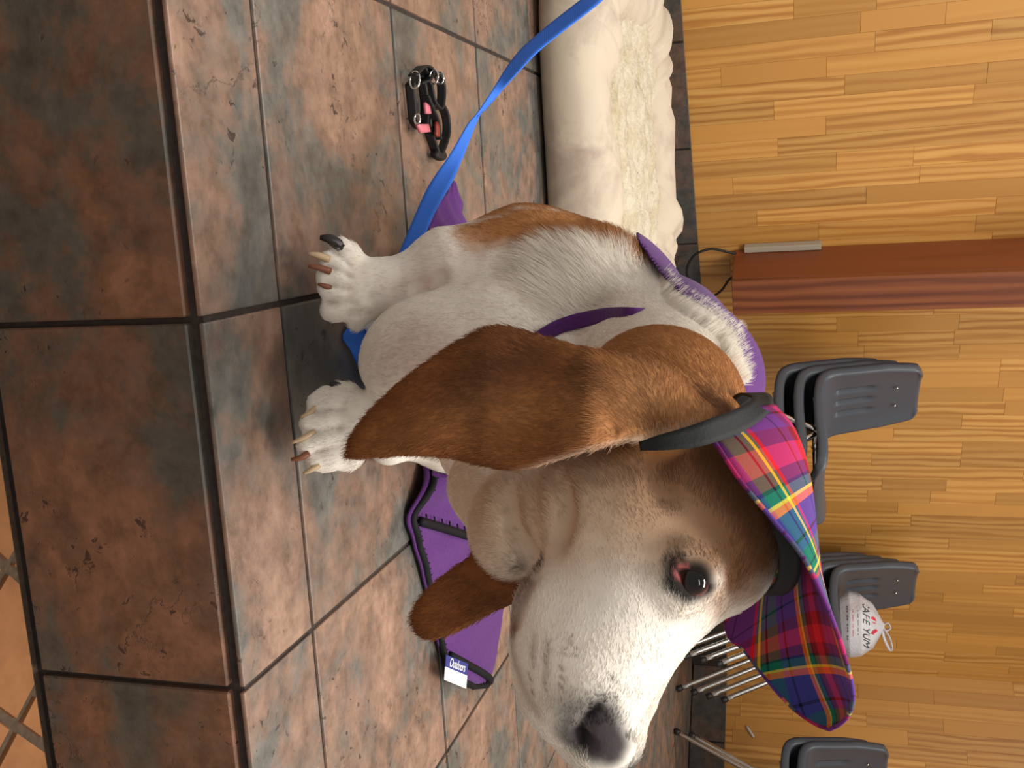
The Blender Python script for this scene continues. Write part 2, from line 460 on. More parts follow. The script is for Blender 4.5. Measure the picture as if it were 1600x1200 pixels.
link('cushion', pyd('cushion', *sheet(Gc, 0.03)), M['fleece'], bed)

# ---- stacking chairs
k = NT('chair_plastic', 0.38, 0.5)
nz = k.noise(k.coord(), 300, 2); k.bump(nz, 0.12, 0.0008)
M['chair'] = k.col(lin(76, 80, 88))
M['chrome'] = plain('chrome', (222, 220, 216), 0.12, 0.5, 1.0)
prof = catmull([(0.188, 0.392), (0.182, 0.408), (0.160, 0.420), (0.10, 0.423), (0.0, 0.415), (-0.09, 0.417), (-0.135, 0.432), (-0.158, 0.470), (-0.172, 0.540), (-0.186, 0.62), (-0.196, 0.69), (-0.200, 0.715)], 72)
hw_k = np.interp(np.linspace(0, 1, 72), [0, 0.06, 0.2, 0.45, 0.55, 0.8, 0.93, 1.0], [0.120, 0.160, 0.178, 0.180, 0.176, 0.158, 0.132, 0.095])
tg = np.gradient(prof, axis=0); tg /= np.linalg.norm(tg, axis=1)[:, None]
nrm = np.stack([tg[:, 1], -tg[:, 0]], 1)               # upper / front side normal
arc = np.concatenate([[0], np.cumsum(np.linalg.norm(np.diff(prof, axis=0), axis=1))]); 
vv = np.concatenate([[-1.16, -1.10, -1.03], np.linspace(-1, 1, 49), [1.03, 1.10, 1.16]])
Gs = np.zeros((72, len(vv), 3))
for i in range(72):
    isback = np.clip((prof[i, 1]-0.43)/0.06, 0, 1)
    for j, q in enumerate(vv):
        c_ = max(-1, min(1, q)); ov = abs(q)-abs(c_)
        y = c_*hw_k[i]+math.copysign(min(ov, 0.03)*0.12, q)
        lift = (0.014*isback+0.008*(1-isback))*c_**2*abs(c_)-0.0
        gro = 0.0
        if isback > 0.3:
            for yc in (-0.062, 0.0, 0.062):
                z = prof[i, 1]; a_ = np.clip((z-0.462)/0.006, 0, 1)*np.clip((0.572-z)/0.006, 0, 1)
                gro += 0.013*a_*np.clip((0.0125-abs(y-yc))/0.0035, 0, 1)
        off = lift-gro-max(0, ov-0.0)*0.17*(1 if i < 66 else 1)
        endo = max(0, 2-i)*0.0+max(0, i-69)*0.003
        p = prof[i]+nrm[i]*(off-endo)
        Gs[i, j] = (p[0], y, p[1])
shell_me = pyd('shell', *sheet(Gs, 0.0045))
def leg_mesh(p0, p1, p2): return pyd('leg', *tube(catmull([p0, p1, p1*0.5+p2*0.5, p2], 16), 0.0098, 10))
A3 = np.array
leg_specs = [(A3([0.035, sy*0.145, 0.398]), A3([0.022, sy*0.150, 0.372]), A3([-0.155, sy*0.162, 0.012])) for sy in (-1, 1)]+\
            [(A3([0.050, sy*0.145, 0.398]), A3([0.068, sy*0.150, 0.372]), A3([0.250, sy*0.162, 0.012])) for sy in (-1, 1)]
leg_me = [leg_mesh(*s_) for s_ in leg_specs]
def cap_mesh(p, q):
    d = (q-p)/np.linalg.norm(q-p); return pyd('foot_cap', *tube([q-d*0.012, q-d*0.002, q+d*0.006, q+d*0.0115], [0.0112, 0.0125, 0.0125, 0.0105], 10))
cap_me = [cap_mesh(s_[1], s_[2]) for s_ in leg_specs]
fr_me = pyd('seat_frame', *join(*[tube(catmull([(-0.08, sy*0.145, 0.398), (-0.05, sy*0.143, 0.402), (0.06, sy*0.143, 0.402), (0.10, sy*0.145, 0.398)], 10), 0.0095, 8) for sy in (-1, 1)],
                             *[tube([(x, -0.146, 0.400), (x, 0.146, 0.400)], 0.009, 8) for x in (-0.06, 0.08)]))
screw_me = pyd('screw', *tube([(0, 0, -0.002), (0, 0, 0.002)], 0.0045, 10))
def make_chair(x, y, z, rz, label, grp, slide=0.0):
    ch = empty('stacking_chair', (x, y, z), rz); tag(ch, label, 'chair', grp)
    link('shell', shell_me, M['chair'], ch); link('seat_frame', fr_me, M['chrome'], ch)
    for a, b in zip(leg_me, cap_me):
        l = link('leg', a, M['chrome'], ch); link('foot_cap', b, M['rubber'], l)
    for yy in (-0.05, 0.05):
        s_ = link('screw', screw_me, M['chrome'], ch); s_.location = (-0.183+0.004, yy, 0.645); s_.rotation_euler = (0, math.radians(82), 0)
    return ch
HEAD = math.radians(-45); DZ = 0.058
def stack(corner_xy, names, grp, rz=HEAD, local=(-0.165, -0.165)):
    cr, sr = math.cos(rz), math.sin(rz)
    ox = corner_xy[0]-(local[0]*cr-local[1]*sr); oy = corner_xy[1]-(local[0]*sr+local[1]*cr)
    for i, nm in enumerate(names):
        s_ = 0.010*i
        make_chair(ox+cr*s_, oy+sr*s_, DZ*i, rz, nm, grp)
    return ox, oy
pA = at(1287, 572, 3.02); pB = np.array([1.600, 3.885]); pC = np.array([1.985, 3.47])
stack(pA[:2], ['grey plastic chair at the bottom of the stack nearest the redwood post', 'grey plastic chair in the middle of the stack nearest the redwood post', 'grey plastic chair on top of the stack nearest the redwood post'], 'chair stack nearest the redwood post')
BO = stack(pB, ['grey plastic chair lowest in the stack with the plastic bag', 'grey plastic chair second from the floor in the stack with the bag', 'grey plastic chair third from the floor in the stack with the bag', 'grey plastic chair holding the white plastic bag'], 'chair stack with the plastic bag', math.radians(-50), (-0.155, 0.162))
stack(pC, ['lower grey plastic chair of the pair at the far right', 'upper grey plastic chair of the pair at the far right'], 'pair of stacked chairs at the far right', rz=math.radians(-66), local=(-0.155, -0.162))

# ---- tied plastic bag on the second stack
k = NT('bag_film', 0.32, 0.5)
nz = k.noise(k.coord(), 60, 5, 0.6, 1.0); k.bump(nz, 0.5, 0.006)
k.b.inputs['Subsurface Weight'].default_value = 0.0
k.b.inputs['Transmission Weight'].default_value = 0.25
M['bag'] = k.col(lin(226, 222, 226))
bz = 0.42+3*DZ
bagc = at(1340, 976, 3.62)[:2]
bag = empty('plastic_bag', (bagc[0], bagc[1], bz+0.004), math.radians(-14)); tag(bag, 'white knotted takeaway bag with red and black print on a chair', 'bag')
nu, nv = 40, 28; Vg = []
for i in range(nu):
    t = i/(nu-1)
    r = np.interp(t, [0, 0.05, 0.25, 0.5, 0.75, 0.9, 0.97, 1.0], [0.02, 0.095, 0.118, 0.112, 0.080, 0.036, 0.014, 0.010]); z = 0.165*t
    for j in range(nv):
        a = 2*math.pi*j/nv
        f = 1+(0.03+0.16*t)*math.sin(9*a+4*t)*(0.3+0.7*t)*0.6+0.03*math.sin(4*a+7*t)
        Vg.append((1.0*r*f*math.cos(a), 0.72*r*f*math.sin(a), z))
Fg = [(i*nv+j, i*nv+(j+1) % nv, (i+1)*nv+(j+1) % nv, (i+1)*nv+j) for i in range(nu-1) for j in range(nv)]+[tuple(range(nv))[::-1], tuple((nu-1)*nv+j for j in range(nv))]
link('sack', pyd('sack', Vg, Fg), M['bag'], bag)
for s_, pts in ((0, [(0.0, 0, 0.155), (0.035, -0.004, 0.180), (0.075, -0.006, 0.190), (0.082, -0.006, 0.182), (0.045, 0.004, 0.165), (0.005, 0.0, 0.158)]), (1, [(0.0, 0, 0.158), (-0.012, 0.004, 0.176), (0.006, 0.008, 0.186), (0.016, 0.004, 0.172), (0.004, 0, 0.158)])):
    link('handle_loop', pyd('handle_loop', *tube(catmull(pts, 20), 0.006, 8, flat=0.45)), M['bag'], bag)
M['ink_black'] = plain('ink_black', (40, 38, 42), 0.5); M['ink_red'] = plain('ink_red', (206, 40, 62), 0.5)
def text_mesh(body, size, shear=0.0, extr=0.0002):
    cu = bpy.data.curves.new('lettering', 'FONT'); cu.body = body; cu.size = size; cu.shear = shear; cu.extrude = extr; cu.align_x = 'CENTER'; cu.align_y = 'CENTER'
    o = bpy.data.objects.new('lettering', cu); COL.objects.link(o)
    dg = bpy.context.evaluated_depsgraph_get(); me_ = bpy.data.meshes.new_from_object(o.evaluated_get(dg))
    bpy.data.objects.remove(o); return me_
def wrap_text(body, size, mat_, zc, parent, ang0, shear=0.0):
    """print wrapped round the front of the sack"""
    me_ = text_mesh(body, size, shear)
    bm = bmesh.new(); bm.from_mesh(me_); bmesh.ops.triangulate(bm, faces=bm.faces); bmesh.ops.subdivide_edges(bm, edges=[e for e in bm.edges if e.calc_length() > 0.006], cuts=2)
    bm.to_mesh(me_); bm.free()
    for v_ in me_.vertices:
        x, y, zz = v_.co; z = zc+y; t = min(max(z/0.165, 0), 1)
        r = float(np.interp(t, [0, 0.05, 0.25, 0.5, 0.75, 0.9, 0.97, 1.0], [0.02, 0.095, 0.118, 0.112, 0.080, 0.036, 0.014, 0.010]))
        a = ang0+x/max(r, 0.03)*1.1
        f = 1+(0.03+0.16*t)*math.sin(9*a+4*t)*(0.3+0.7*t)*0.6+0.03*math.sin(4*a+7*t)
        rf = r*f+0.0012+zz
        v_.co = (rf*math.cos(a), 0.72*rf*math.sin(a), z)
    return link('lettering', me_, mat_, parent)
wrap_text('CAFE YUM', 0.034, M['ink_black'], 0.098, bag, -1.75, 0.3)
wrap_text('\u2022', 0.085, M['ink_red'], 0.122, bag, -1.95)
wrap_text('\u2022', 0.085, M['ink_red'], 0.124, bag, -1.35)
wrap_text('- -- --- -- -', 0.020, M['ink_black'], 0.072, bag, -1.75)
wrap_text('-- --- -- ---', 0.022, M['ink_red'], 0.055, bag, -1.75)
wrap_text('--- -- --- --', 0.030, M['ink_black'], 0.036, bag, -1.75)
# ================================================================== the dog
HH = 0.0026
DLO = np.array([-0.17, 0.42, -0.012]); DHI = np.array([0.47, 1.36, 0.56])
DN = np.ceil((DHI-DLO)/HH).astype(int)+1
FIELD = np.full(DN, 0.05, np.float32)
def sub(lo, hi):
    a = np.clip(np.floor((np.asarray(lo)-DLO)/HH).astype(int), 0, DN-1); b = np.clip(np.ceil((np.asarray(hi)-DLO)/HH).astype(int)+1, 1, DN)
    ax = [DLO[i]+HH*np.arange(a[i], b[i], dtype=np.float32) for i in range(3)]
    X, Y, Z = np.meshgrid(*ax, indexing='ij')
    return tuple(slice(a[i], b[i]) for i in range(3)), X.astype(np.float32), Y.astype(np.float32), Z.astype(np.float32)
def smin(a, b, k):
    h = np.maximum(k-np.abs(a-b), 0)/k
    return np.minimum(a, b)-h*h*k*0.25
def add_cone(a, b, ra, rb, k=0.02, carve=False):
    a = np.asarray(a); b = np.asarray(b); m = max(ra, rb)+k*1.3+0.004
    sl, X, Y, Z = sub(np.minimum(a, b)-m, np.maximum(a, b)+m)
    d = b-a; L2 = max(float(d@d), 1e-12)
    t = np.clip(((X-a[0])*d[0]+(Y-a[1])*d[1]+(Z-a[2])*d[2])/L2, 0, 1)
    q = np.sqrt((X-a[0]-t*d[0])**2+(Y-a[1]-t*d[1])**2+(Z-a[2]-t*d[2])**2)-(ra+t*(rb-ra))
    FIELD[sl] = -smin(-FIELD[sl], q, k) if carve else smin(FIELD[sl], q, k)
def add_ell(c, rad, ax, k=0.02, carve=False):
    """ellipsoid, ax: rows are its axes"""
    c = np.asarray(c); rad = np.asarray(rad, float); A = np.asarray(ax, float); m = rad.max()+k*1.3+0.004
    sl, X, Y, Z = sub(c-m, c+m)
    u = [((X-c[0])*A[i, 0]+(Y-c[1])*A[i, 1]+(Z-c[2])*A[i, 2]) for i in range(3)]
    k0 = np.sqrt(sum((u[i]/rad[i])**2 for i in range(3)))+1e-6; k1 = np.sqrt(sum((u[i]/rad[i]**2)**2 for i in range(3)))+1e-6
    q = k0*(k0-1.0)/k1
    FIELD[sl] = -smin(-FIELD[sl], q, k) if carve else smin(FIELD[sl], q, k)
CAX = np.array([UP, RT, FW])
def pb(px, py, d, r): return at(px, py, d), r*d/FOC
def ball(px, py, d, r, k=0.03, depth=1.0):
    c, R_ = pb(px, py, d, r); add_ell(c, (R_, R_, R_*depth), CAX, k)
def limb(A, B, k=0.02, carve=False):
    a, ra = pb(*A); b, rb = pb(*B); add_cone(a, b, ra, rb, k, carve)
def poly_sd(px, py, poly):
    P = np.asarray(poly, np.float32); d = np.full(px.shape, 1e9, np.float32); s = np.ones(px.shape, np.float32)
    n = len(P)
    for i in range(n):
        a = P[i]; b = P[i-1]; e = b-a; wx = px-a[0]; wy = py-a[1]
        t = np.clip((wx*e[0]+wy*e[1])/(e@e), 0, 1)
        d = np.minimum(d, (wx-e[0]*t)**2+(wy-e[1]*t)**2)
        c1 = py >= a[1]; c2 = py < b[1]; c3 = e[0]*wy > e[1]*wx
        s = np.where((c1 & c2 & c3) | (~c1 & ~c2 & ~c3), -s, s)
    return s*np.sqrt(d)
def proj3(X, Y, Z):
    qx, qy, qz = X-EYE[0], Y-EYE[1], Z-EYE[2]
    D = qx*FW[0]+qy*FW[1]+qz*FW[2]
    return 800+FOC*(qx*UP[0]+qy*UP[1]+qz*UP[2])/D, 600+FOC*(qx*RT[0]+qy*RT[1]+qz*RT[2])/D, D
def flap_sd(X, Y, Z, poly, surf, th):
    """leathery flap: outline poly, lying on the depth surface surf(px,py), half thickness th"""
    px, py, D = proj3(X, Y, Z)
    a = poly_sd(px, py, poly)*D/FOC
    w = np.abs(D-surf(px, py))
    r = th*0.9
    qa = np.maximum(a+r, 0); qw = np.maximum(w-th+r, 0)
    return np.sqrt(qa*qa+qw*qw)+np.minimum(np.maximum(a+r, w-th+r), 0)-r
def add_flap(poly, surf, th, lo_d, hi_d, k):
    P = np.array([at(x, y, d) for x, y in poly for d in (lo_d, hi_d)])
    sl, X, Y, Z = sub(P.min(0)-0.02, P.max(0)+0.02)
    FIELD[sl] = smin(FIELD[sl], flap_sd(X, Y, Z, poly, surf, th), k)

def smoothpoly(pts, n=60):
    P = np.array(pts+pts[:3], float)
    out = catmull(P, n*len(P)//len(pts))
    C = catmull(np.array(pts[-2:]+pts+pts[:2], float), 400)
    # closed loop part only
    m = len(pts)+3
    i0 = int(400*2/m)-2; i1 = int(400*(2+len(pts))/m)-2
    return [tuple(q) for q in C[i0:i1:max(1, (i1-i0)//n)]]

# ---- trunk, sitting: rump on the tiles behind the chest
add_cone((0.15, 1.13, 0.14), (0.15, 0.98, 0.22), 0.135, 0.125, 0.05)
ball(895, 472, 0.985, 128, 0.03)           # ribcage front
ball(835, 436, 1.00, 104, 0.025)            # shoulder, picture left
ball(800, 640, 0.97, 108, 0.03)            # shoulder under the ear
ball(800, 545, 0.93, 108, 0.03)            # breast
ball(1025, 550, 0.93, 112, 0.03)           # base of neck
ball(965, 480, 1.0, 88, 0.03)
limb((1020, 590, 0.88, 125), (1030, 645, 0.70, 118), 0.03)
limb((1030, 645, 0.70, 118), (1030, 740, 0.63, 116), 0.03)
ball(1085, 595, 0.86, 92, 0.03)
ball(725, 555, 0.93, 98, 0.035)            # brisket
ball(645, 548, 0.925, 70, 0.04)
ball(615, 575, 0.925, 42, 0.03)
ball(770, 700, 0.84, 74, 0.04)             # neck front right of the ear
limb((860, 690, 0.80, 90), (720, 660, 0.90, 60), 0.04)
# hind feet and thighs beside the belly
for sx in (0.10, 0.25):
    add_cone((sx, 1.16, 0.10), (sx, 1.07, 0.07), 0.075, 0.05, 0.03)
    add_cone((sx, 1.07, 0.035), (sx, 1.0, 0.022), 0.03, 0.024, 0.02)
# ---- forelegs
limb((800, 420, 0.99, 92), (700, 418, 0.97, 56), 0.03)
limb((700, 418, 0.97, 56), (630, 440, 0.965, 36), 0.02)
limb((630, 440, 0.965, 36), (585, 450, 0.96, 40), 0.015)
limb((585, 450, 0.96, 44), (548, 448, 0.955, 46), 0.012)
limb((800, 640, 0.97, 92), (690, 655, 0.95, 56), 0.03)
limb((690, 655, 0.95, 56), (600, 655, 0.945, 38), 0.02)
limb((600, 655, 0.945, 38), (545, 665, 0.935, 50), 0.015)
CLAWS = []
def toe(chain, claw=None, ccol='horn', k=0.006):
    for a, b in zip(chain[:-1], chain[1:]): limb(a, b, k)
    if claw: CLAWS.append((claw, ccol))
# paw, picture left (pixel, pixel, depth, radius px)
toe([(560, 425, .955, 26), (545, 400, .945, 20), (533, 386, .938, 16)], [(533, 386, .934, 10), (517, 374, .926, 8.5), (500, 371, .924, 4)], 'dark')
toe([(552, 435, .95, 26), (528, 412, .938, 19), (512, 405, .932, 14)], [(514, 405, .926, 6.5), (497, 399, .92, 5.5), (482, 396, .918, 2.5)])
toe([(550, 445, .945, 26), (524, 432, .935, 21), (508, 432, .93, 15)], [(516, 424, .922, 6), (498, 418, .916, 5), (482, 416, .914, 2.5)], 'rust')
toe([(552, 460, .945, 28), (528, 462, .935, 22), (510, 452, .93, 14)], [(516, 450, .925, 5), (505, 446, .92, 4), (497, 444, .92, 2)], 'rust')
toe([(555, 475, .945, 27), (525, 483, .938, 19), (516, 486, .936, 16)])
toe([(570, 480, .955, 26), (558, 500, .95, 15), (558, 505, .95, 11)])
# paw, picture right
toe([(540, 640, .93, 34), (510, 628, .918, 23), (494, 630, .912, 16)], [(496, 634, .904, 5), (484, 645, .898, 4.5), (470, 652, .896, 2.5)])
toe([(535, 660, .925, 34), (505, 654, .91, 24), (484, 662, .902, 17)], [(492, 674, .895, 5), (474, 684, .888, 4.5), (456, 692, .886, 2.5)])
toe([(535, 685, .92, 34), (505, 686, .905, 24), (480, 696, .896, 17)], [(482, 708, .89, 6), (468, 716, .886, 5), (455, 718, .886, 3)], 'rust')
toe([(540, 705, .92, 32), (512, 716, .908, 20), (492, 722, .90, 14)], [(498, 727, .896, 5.5), (486, 734, .892, 4.5), (474, 740, .892, 2.5)])
toe([(560, 640, .945, 28), (545, 612, .935, 14), (533, 603, .93, 8)], [(533, 603, .928, 5), (524, 600, .926, 3.5), (515, 601, .925, 2)], 'dark')

# ---- head
ball(1075, 765, 0.625, 132, 0.02)          # skull
ball(1108, 862, 0.620, 100, 0.03)          # brow
ball(965, 790, 0.610, 128, 0.03)           # cheek
ball(985, 905, 0.605, 116, 0.03)
limb((985, 925, 0.600, 112), (930, 1020, 0.590, 104), 0.02)
limb((930, 1020, 0.590, 104), (925, 1092, 0.585, 84), 0.02)
ball(884, 1000, 0.590, 80, 0.02, 0.95)      # flews
ball(870, 945, 0.592, 58, 0.015, 0.9)
ball(884, 1065, 0.585, 62, 0.02, 0.9)
limb((925, 1092, 0.585, 82), (938, 1150, 0.580, 50), 0.02)
ball(940, 1152, 0.575, 46, 0.012)          # nose leather
ball(958, 1168, 0.580, 30, 0.012)
ball(838, 800, 0.640, 78, 0.02)            # throat
ball(805, 850, 0.640, 56, 0.012)
limb((800, 815, 0.66, 60), (770, 760, 0.74, 70), 0.03)
# cheek fold behind the mouth, lip line, brow fold, eye socket, nostril
limb((905, 800, 0.540, 4), (868, 862, 0.545, 5), 0.012, True)
limb((840, 868, 0.565, 7), (838, 905, 0.560, 6), 0.010, True)
def surf_d(px, py, d0=0.42, d1=1.3, step=0.0012):
    """depth at which a sight line first meets the dog"""
    ds = np.arange(d0, d1, step)
    p = EYE+((py-600)/FOC*RT+(px-800)/FOC*UP+FW)*ds[:, None]
    ii = np.round((p-DLO)/HH).astype(int)
    ok = np.all((ii >= 0) & (ii < DN), axis=1)
    v = np.where(ok, FIELD[tuple(np.clip(ii, 0, DN-1).T)], 1)
    w = np.nonzero(v < 0)[0]
    return float(ds[w[0]]) if len(w) else None
EYE_PX = (1077, 903)
ed = surf_d(*EYE_PX)
ball(1077, 900, ed+0.010, 46, 0.02)        # swell of the lids
ed = surf_d(*EYE_PX)
def carve_px(px, py, r, sink, k=0.006):
    d = surf_d(px, py) or 0.58
    c, R_ = pb(px, py, d+sink, r); add_ell(c, (R_, R_, R_), CAX, k, True)
for q, r in (((1062, 893), 17), ((1078, 905), 20), ((1092, 912), 15)): carve_px(*q, r, 0.0005, 0.004)
# brow ridge above the eye and bag below
limb((1068, 866, ed+0.006, 10), (1104, 890, ed+0.009, 9), 0.014)
limb((1040, 905, ed+0.006, 12), (1062, 944, ed+0.008, 12), 0.012)
# nostril comma
for (px, py, r) in ((916, 1160, 13), (908, 1147, 12), (909, 1132, 9), (920, 1117, 8), (934, 1104, 6)): carve_px(px, py, r, 0.0008, 0.003)
# wrinkles of the forehead and cheek
def crease(pts, r=3.0, k=0.012, sink=-0.001):
    Q = catmull(pts, 10)
    Q = [(x, y, (surf_d(x, y) or 0.6)+sink, r) for x, y in Q]
    for a, b in zip(Q[:-1], Q[1:]): limb(a, b, k, True)
crease([(1050, 700), (1030, 735), (1045, 775)])
crease([(870, 745), (880, 800), (868, 850)], 4.0)
crease([(790, 770), (800, 830), (835, 880)], 4.0)
crease([(690, 432), (668, 442), (650, 452)], 4.0)
crease([(835, 900), (815, 938), (800, 985)], 2.5, 0.008)
TOEGAPS = [[(548, 414), (530, 398), (518, 390)], [(550, 432), (530, 421), (512, 416)], [(545, 452), (526, 447), (510, 443)], [(548, 470), (528, 473), (512, 472)], [(578, 488), (560, 490), (545, 492)],
           [(540, 640), (515, 641), (492, 645)], [(535, 668), (508, 671), (484, 678)], [(535, 698), (510, 702), (486, 710)]]
for tg_ in TOEGAPS: crease(tg_, 3.2, 0.004, -0.0005)

# ---- ears
EAR = smoothpoly([(541, 705), (556, 668), (617, 602), (682, 553), (736, 521), (774, 507), (812, 513), (871, 529), (930, 545), (1000, 560),
       (1062, 590), (1098, 640), (1080, 672), (1030, 684), (980, 690), (930, 702), (880, 718), (839, 731), (801, 736), (747, 727), (703, 716), (638, 713), (575, 718), (546, 718)], 90)
def ear_surf(px, py):
    s = np.clip((1090-px)/550, -0.2, 1.2)
    base = np.interp(s, [-0.2, 0.0, 0.12, 0.3, 0.6, 1.2], [0.600, 0.588, 0.570, 0.553, 0.566, 0.616])+0.02*np.clip((1-s)*1.0, 0, 1)*np.clip((640-py)/120, -0.2, 1.3)
    roll = 0.010*np.clip((600-py)/90, 0, 1)**2+0.010*np.clip((py-690)/40, 0, 1)**2
    wav = 0.004*np.sin(px/46.0+py/70.0)
    return base+roll+wav
EAR2 = smoothpoly([(836, 905), (800, 880), (757, 860), (700, 892), (662, 925), (643, 962), (652, 990), (676, 1001), (722, 985), (770, 958), (810, 940)], 60)
def ear2_surf(px, py):
    return 0.648+0.02*np.clip((800-px)/160, -0.5, 1)+0.006*np.sin(py/30.0)
add_flap(EAR2, ear2_surf, 0.0042, 0.60, 0.72, 0.006)
add_flap(EAR, ear_surf, 0.0046, 0.50, 0.68, 0.018)

def surface_nets(Fd, lo, h):
    n0, n1, n2 = Fd.shape
    inside = Fd < 0
    c = [(i, j, k) for i in (0, 1) for j in (0, 1) for k in (0, 1)]
    cnt = np.zeros((n0-1, n1-1, n2-1), np.int8)
    for i, j, k in c: cnt += inside[i:n0-1+i, j:n1-1+j, k:n2-1+k]
    act = (cnt > 0) & (cnt < 8)
    idx = np.argwhere(act)
    vid = np.full(act.shape, -1, np.int32); vid[act] = np.arange(len(idx))
    vals = np.stack([Fd[idx[:, 0]+i, idx[:, 1]+j, idx[:, 2]+k] for i, j, k in c], 1)
    acc = np.zeros((len(idx), 3)); num = np.zeros(len(idx))
    for a in range(8):
        for b in range(a+1, 8):
            ca_, cb_ = np.array(c[a]), np.array(c[b])
            if np.abs(ca_-cb_).sum() != 1: continue
            va, vb = vals[:, a], vals[:, b]; m = (va < 0) != (vb < 0)
            t = np.where(m, va/(va-vb+1e-12), 0)
            acc += np.where(m[:, None], ca_+t[:, None]*(cb_-ca_), 0); num += m
    V = lo+h*(idx+acc/num[:, None])
    Fs = []
    for axis in range(3):
        o = [0, 1, 2]; o.remove(axis); p, q = o
        A = np.moveaxis(inside, axis, 0)
        e = A[:-1] != A[1:]
        e = np.moveaxis(e, 0, axis)
        ii = np.argwhere(e)
        ii = ii[(ii[:, p] > 0) & (ii[:, q] > 0) & (ii[:, p] < Fd.shape[p]-1) & (ii[:, q] < Fd.shape[q]-1)]
        quad = []
        for dp, dq in ((1, 1), (0, 1), (0, 0), (1, 0)):
            t = ii.copy(); t[:, p] -= dp; t[:, q] -= dq; quad.append(vid[t[:, 0], t[:, 1], t[:, 2]])
        quad = np.stack(quad, 1)
        ins = inside[ii[:, 0], ii[:, 1], ii[:, 2]]
        flip = ins if axis != 1 else ~ins
        quad[~flip] = quad[~flip][:, ::-1]
        Fs.append(quad)
    Fq = np.vstack(Fs)
    return V, Fq[(Fq >= 0).all(1)]
def mesh_np(name, V, Fq):
    me = bpy.data.meshes.new(name)
    me.vertices.add(len(V)); me.vertices.foreach_set('co', V.astype(np.float32).ravel())
    me.loops.add(Fq.size); me.loops.foreach_set('vertex_index', Fq.astype(np.int32).ravel())
    me.polygons.add(len(Fq)); me.polygons.foreach_set('loop_start', np.arange(0, Fq.size, 4, dtype=np.int32))
    me.polygons.foreach_set('use_smooth', np.ones(len(Fq), bool))
    me.update(calc_edges=True); me.validate()
    return me
FIELD[:, :, :max(1, int(0.013/HH))] = np.maximum(FIELD[:, :, :max(1, int(0.013/HH))], 0.001)   # flat where it rests on the tiles
BODY = FIELD.copy()
V, Fq = surface_nets(FIELD, DLO, HH)
def relax(V, Fq, it=4, lam=0.5):
    e = np.vstack([Fq[:, [0, 1]], Fq[:, [1, 2]], Fq[:, [2, 3]], Fq[:, [3, 0]]])
    deg = np.bincount(e.ravel(), minlength=len(V)).astype(float)[:, None]
    for i in range(it):
        S = np.stack([np.bincount(e[:, 0], V[e[:, 1], c], len(V))+np.bincount(e[:, 1], V[e[:, 0], c], len(V)) for c in range(3)], 1)
        V = V+lam*(S/np.maximum(deg, 1)-V)
    return V
V = relax(V, Fq, 3)

# ---- coat colours, fixed to the animal, plus painted toe crease shade
WHITE = np.array(lin(238, 231, 220)); TAN = np.array(lin(180, 126, 78)); EARC = np.array(lin(130, 80, 44)); EARD = np.array(lin(66, 36, 22))
HEADB = np.array(lin(130, 88, 58)); CREAM = np.array(lin(212, 186, 158)); BLACK = np.array(lin(14, 11, 11)); PINK = np.array(lin(206, 170, 158))
NOSE = np.array(lin(66, 60, 62)); GREYP = np.array(lin(196, 178, 168)); LIP = np.array(lin(106, 62, 46)); PALE = np.array(lin(196, 170, 146))
def sdist(p, blobs):
    d = np.full(len(p), 1e9)
    for b in blobs:
        if len(b) == 2: c, r = b; d = np.minimum(d, np.linalg.norm(p-c, axis=1)-r)
        else:
            a, bb, r = b; e = bb-a; t = np.clip(((p-a)@e)/(e@e), 0, 1); d = np.minimum(d, np.linalg.norm(p-a-t[:, None]*e, axis=1)-r)
    return d
def vnoise(p, f, seed=0):
    r_ = np.random.RandomState(seed); out = 0
    for i in range(5):
        w = r_.normal(size=3)*f*(1+0.5*i); out = out+np.sin(p@w+r_.rand()*6.28)/(1+0.4*i)
    return out/2.6
SKD = {}
def sk(px, py):
    d = surf_d(px, py)
    return at(px, py, d if d else 0.6)
def spot(px, py, r): 
    q = sk(px, py); return (q, r)
def stroke(a, b, r): return (sk(*a), sk(*b), r)
LAYERS = []
def layer(col, blobs, soft, strength=1.0, wob=0.0): LAYERS.append((np.asarray(col), blobs, soft, strength, wob))
# tan saddle behind the white chest
layer(TAN, [stroke((745, 366), (810, 350), 0.022), stroke((810, 350), (860, 345), 0.027), stroke((860, 345), (915, 346), 0.027), stroke((915, 346), (960, 366), 0.024), stroke((960, 366), (1000, 396), 0.018), (at(900, 322, 1.04), 0.05), (at(800, 335, 1.03), 0.04), (at(835, 318, .985), 0.034), (at(900, 318, .99), 0.036), (at(785, 334, .975), 0.024), (at(950, 338, .99), 0.03),
            (np.array([0.15, 1.14, 0.2]), 0.150)], 0.010, 1.0, 0.004)
layer(PALE, [(at(722, 372, 0.985), 0.014)], 0.022, 0.8)
# neck
layer(TAN, [(at(1035, 620, 0.66), 0.072), (at(1090, 610, 0.70), 0.05), (at(960, 640, 0.66), 0.05)], 0.012, 1.0, 0.006)
layer(PINK, [stroke((680, 545), (640, 560), 0.012)], 0.03, 0.5)
layer(GREYP, [stroke((720, 395), (620, 450), 0.012), stroke((650, 520), (600, 570), 0.01)], 0.03, 0.75)
layer(PINK, [spot(668, 442, 0.004)], 0.012, 0.9)
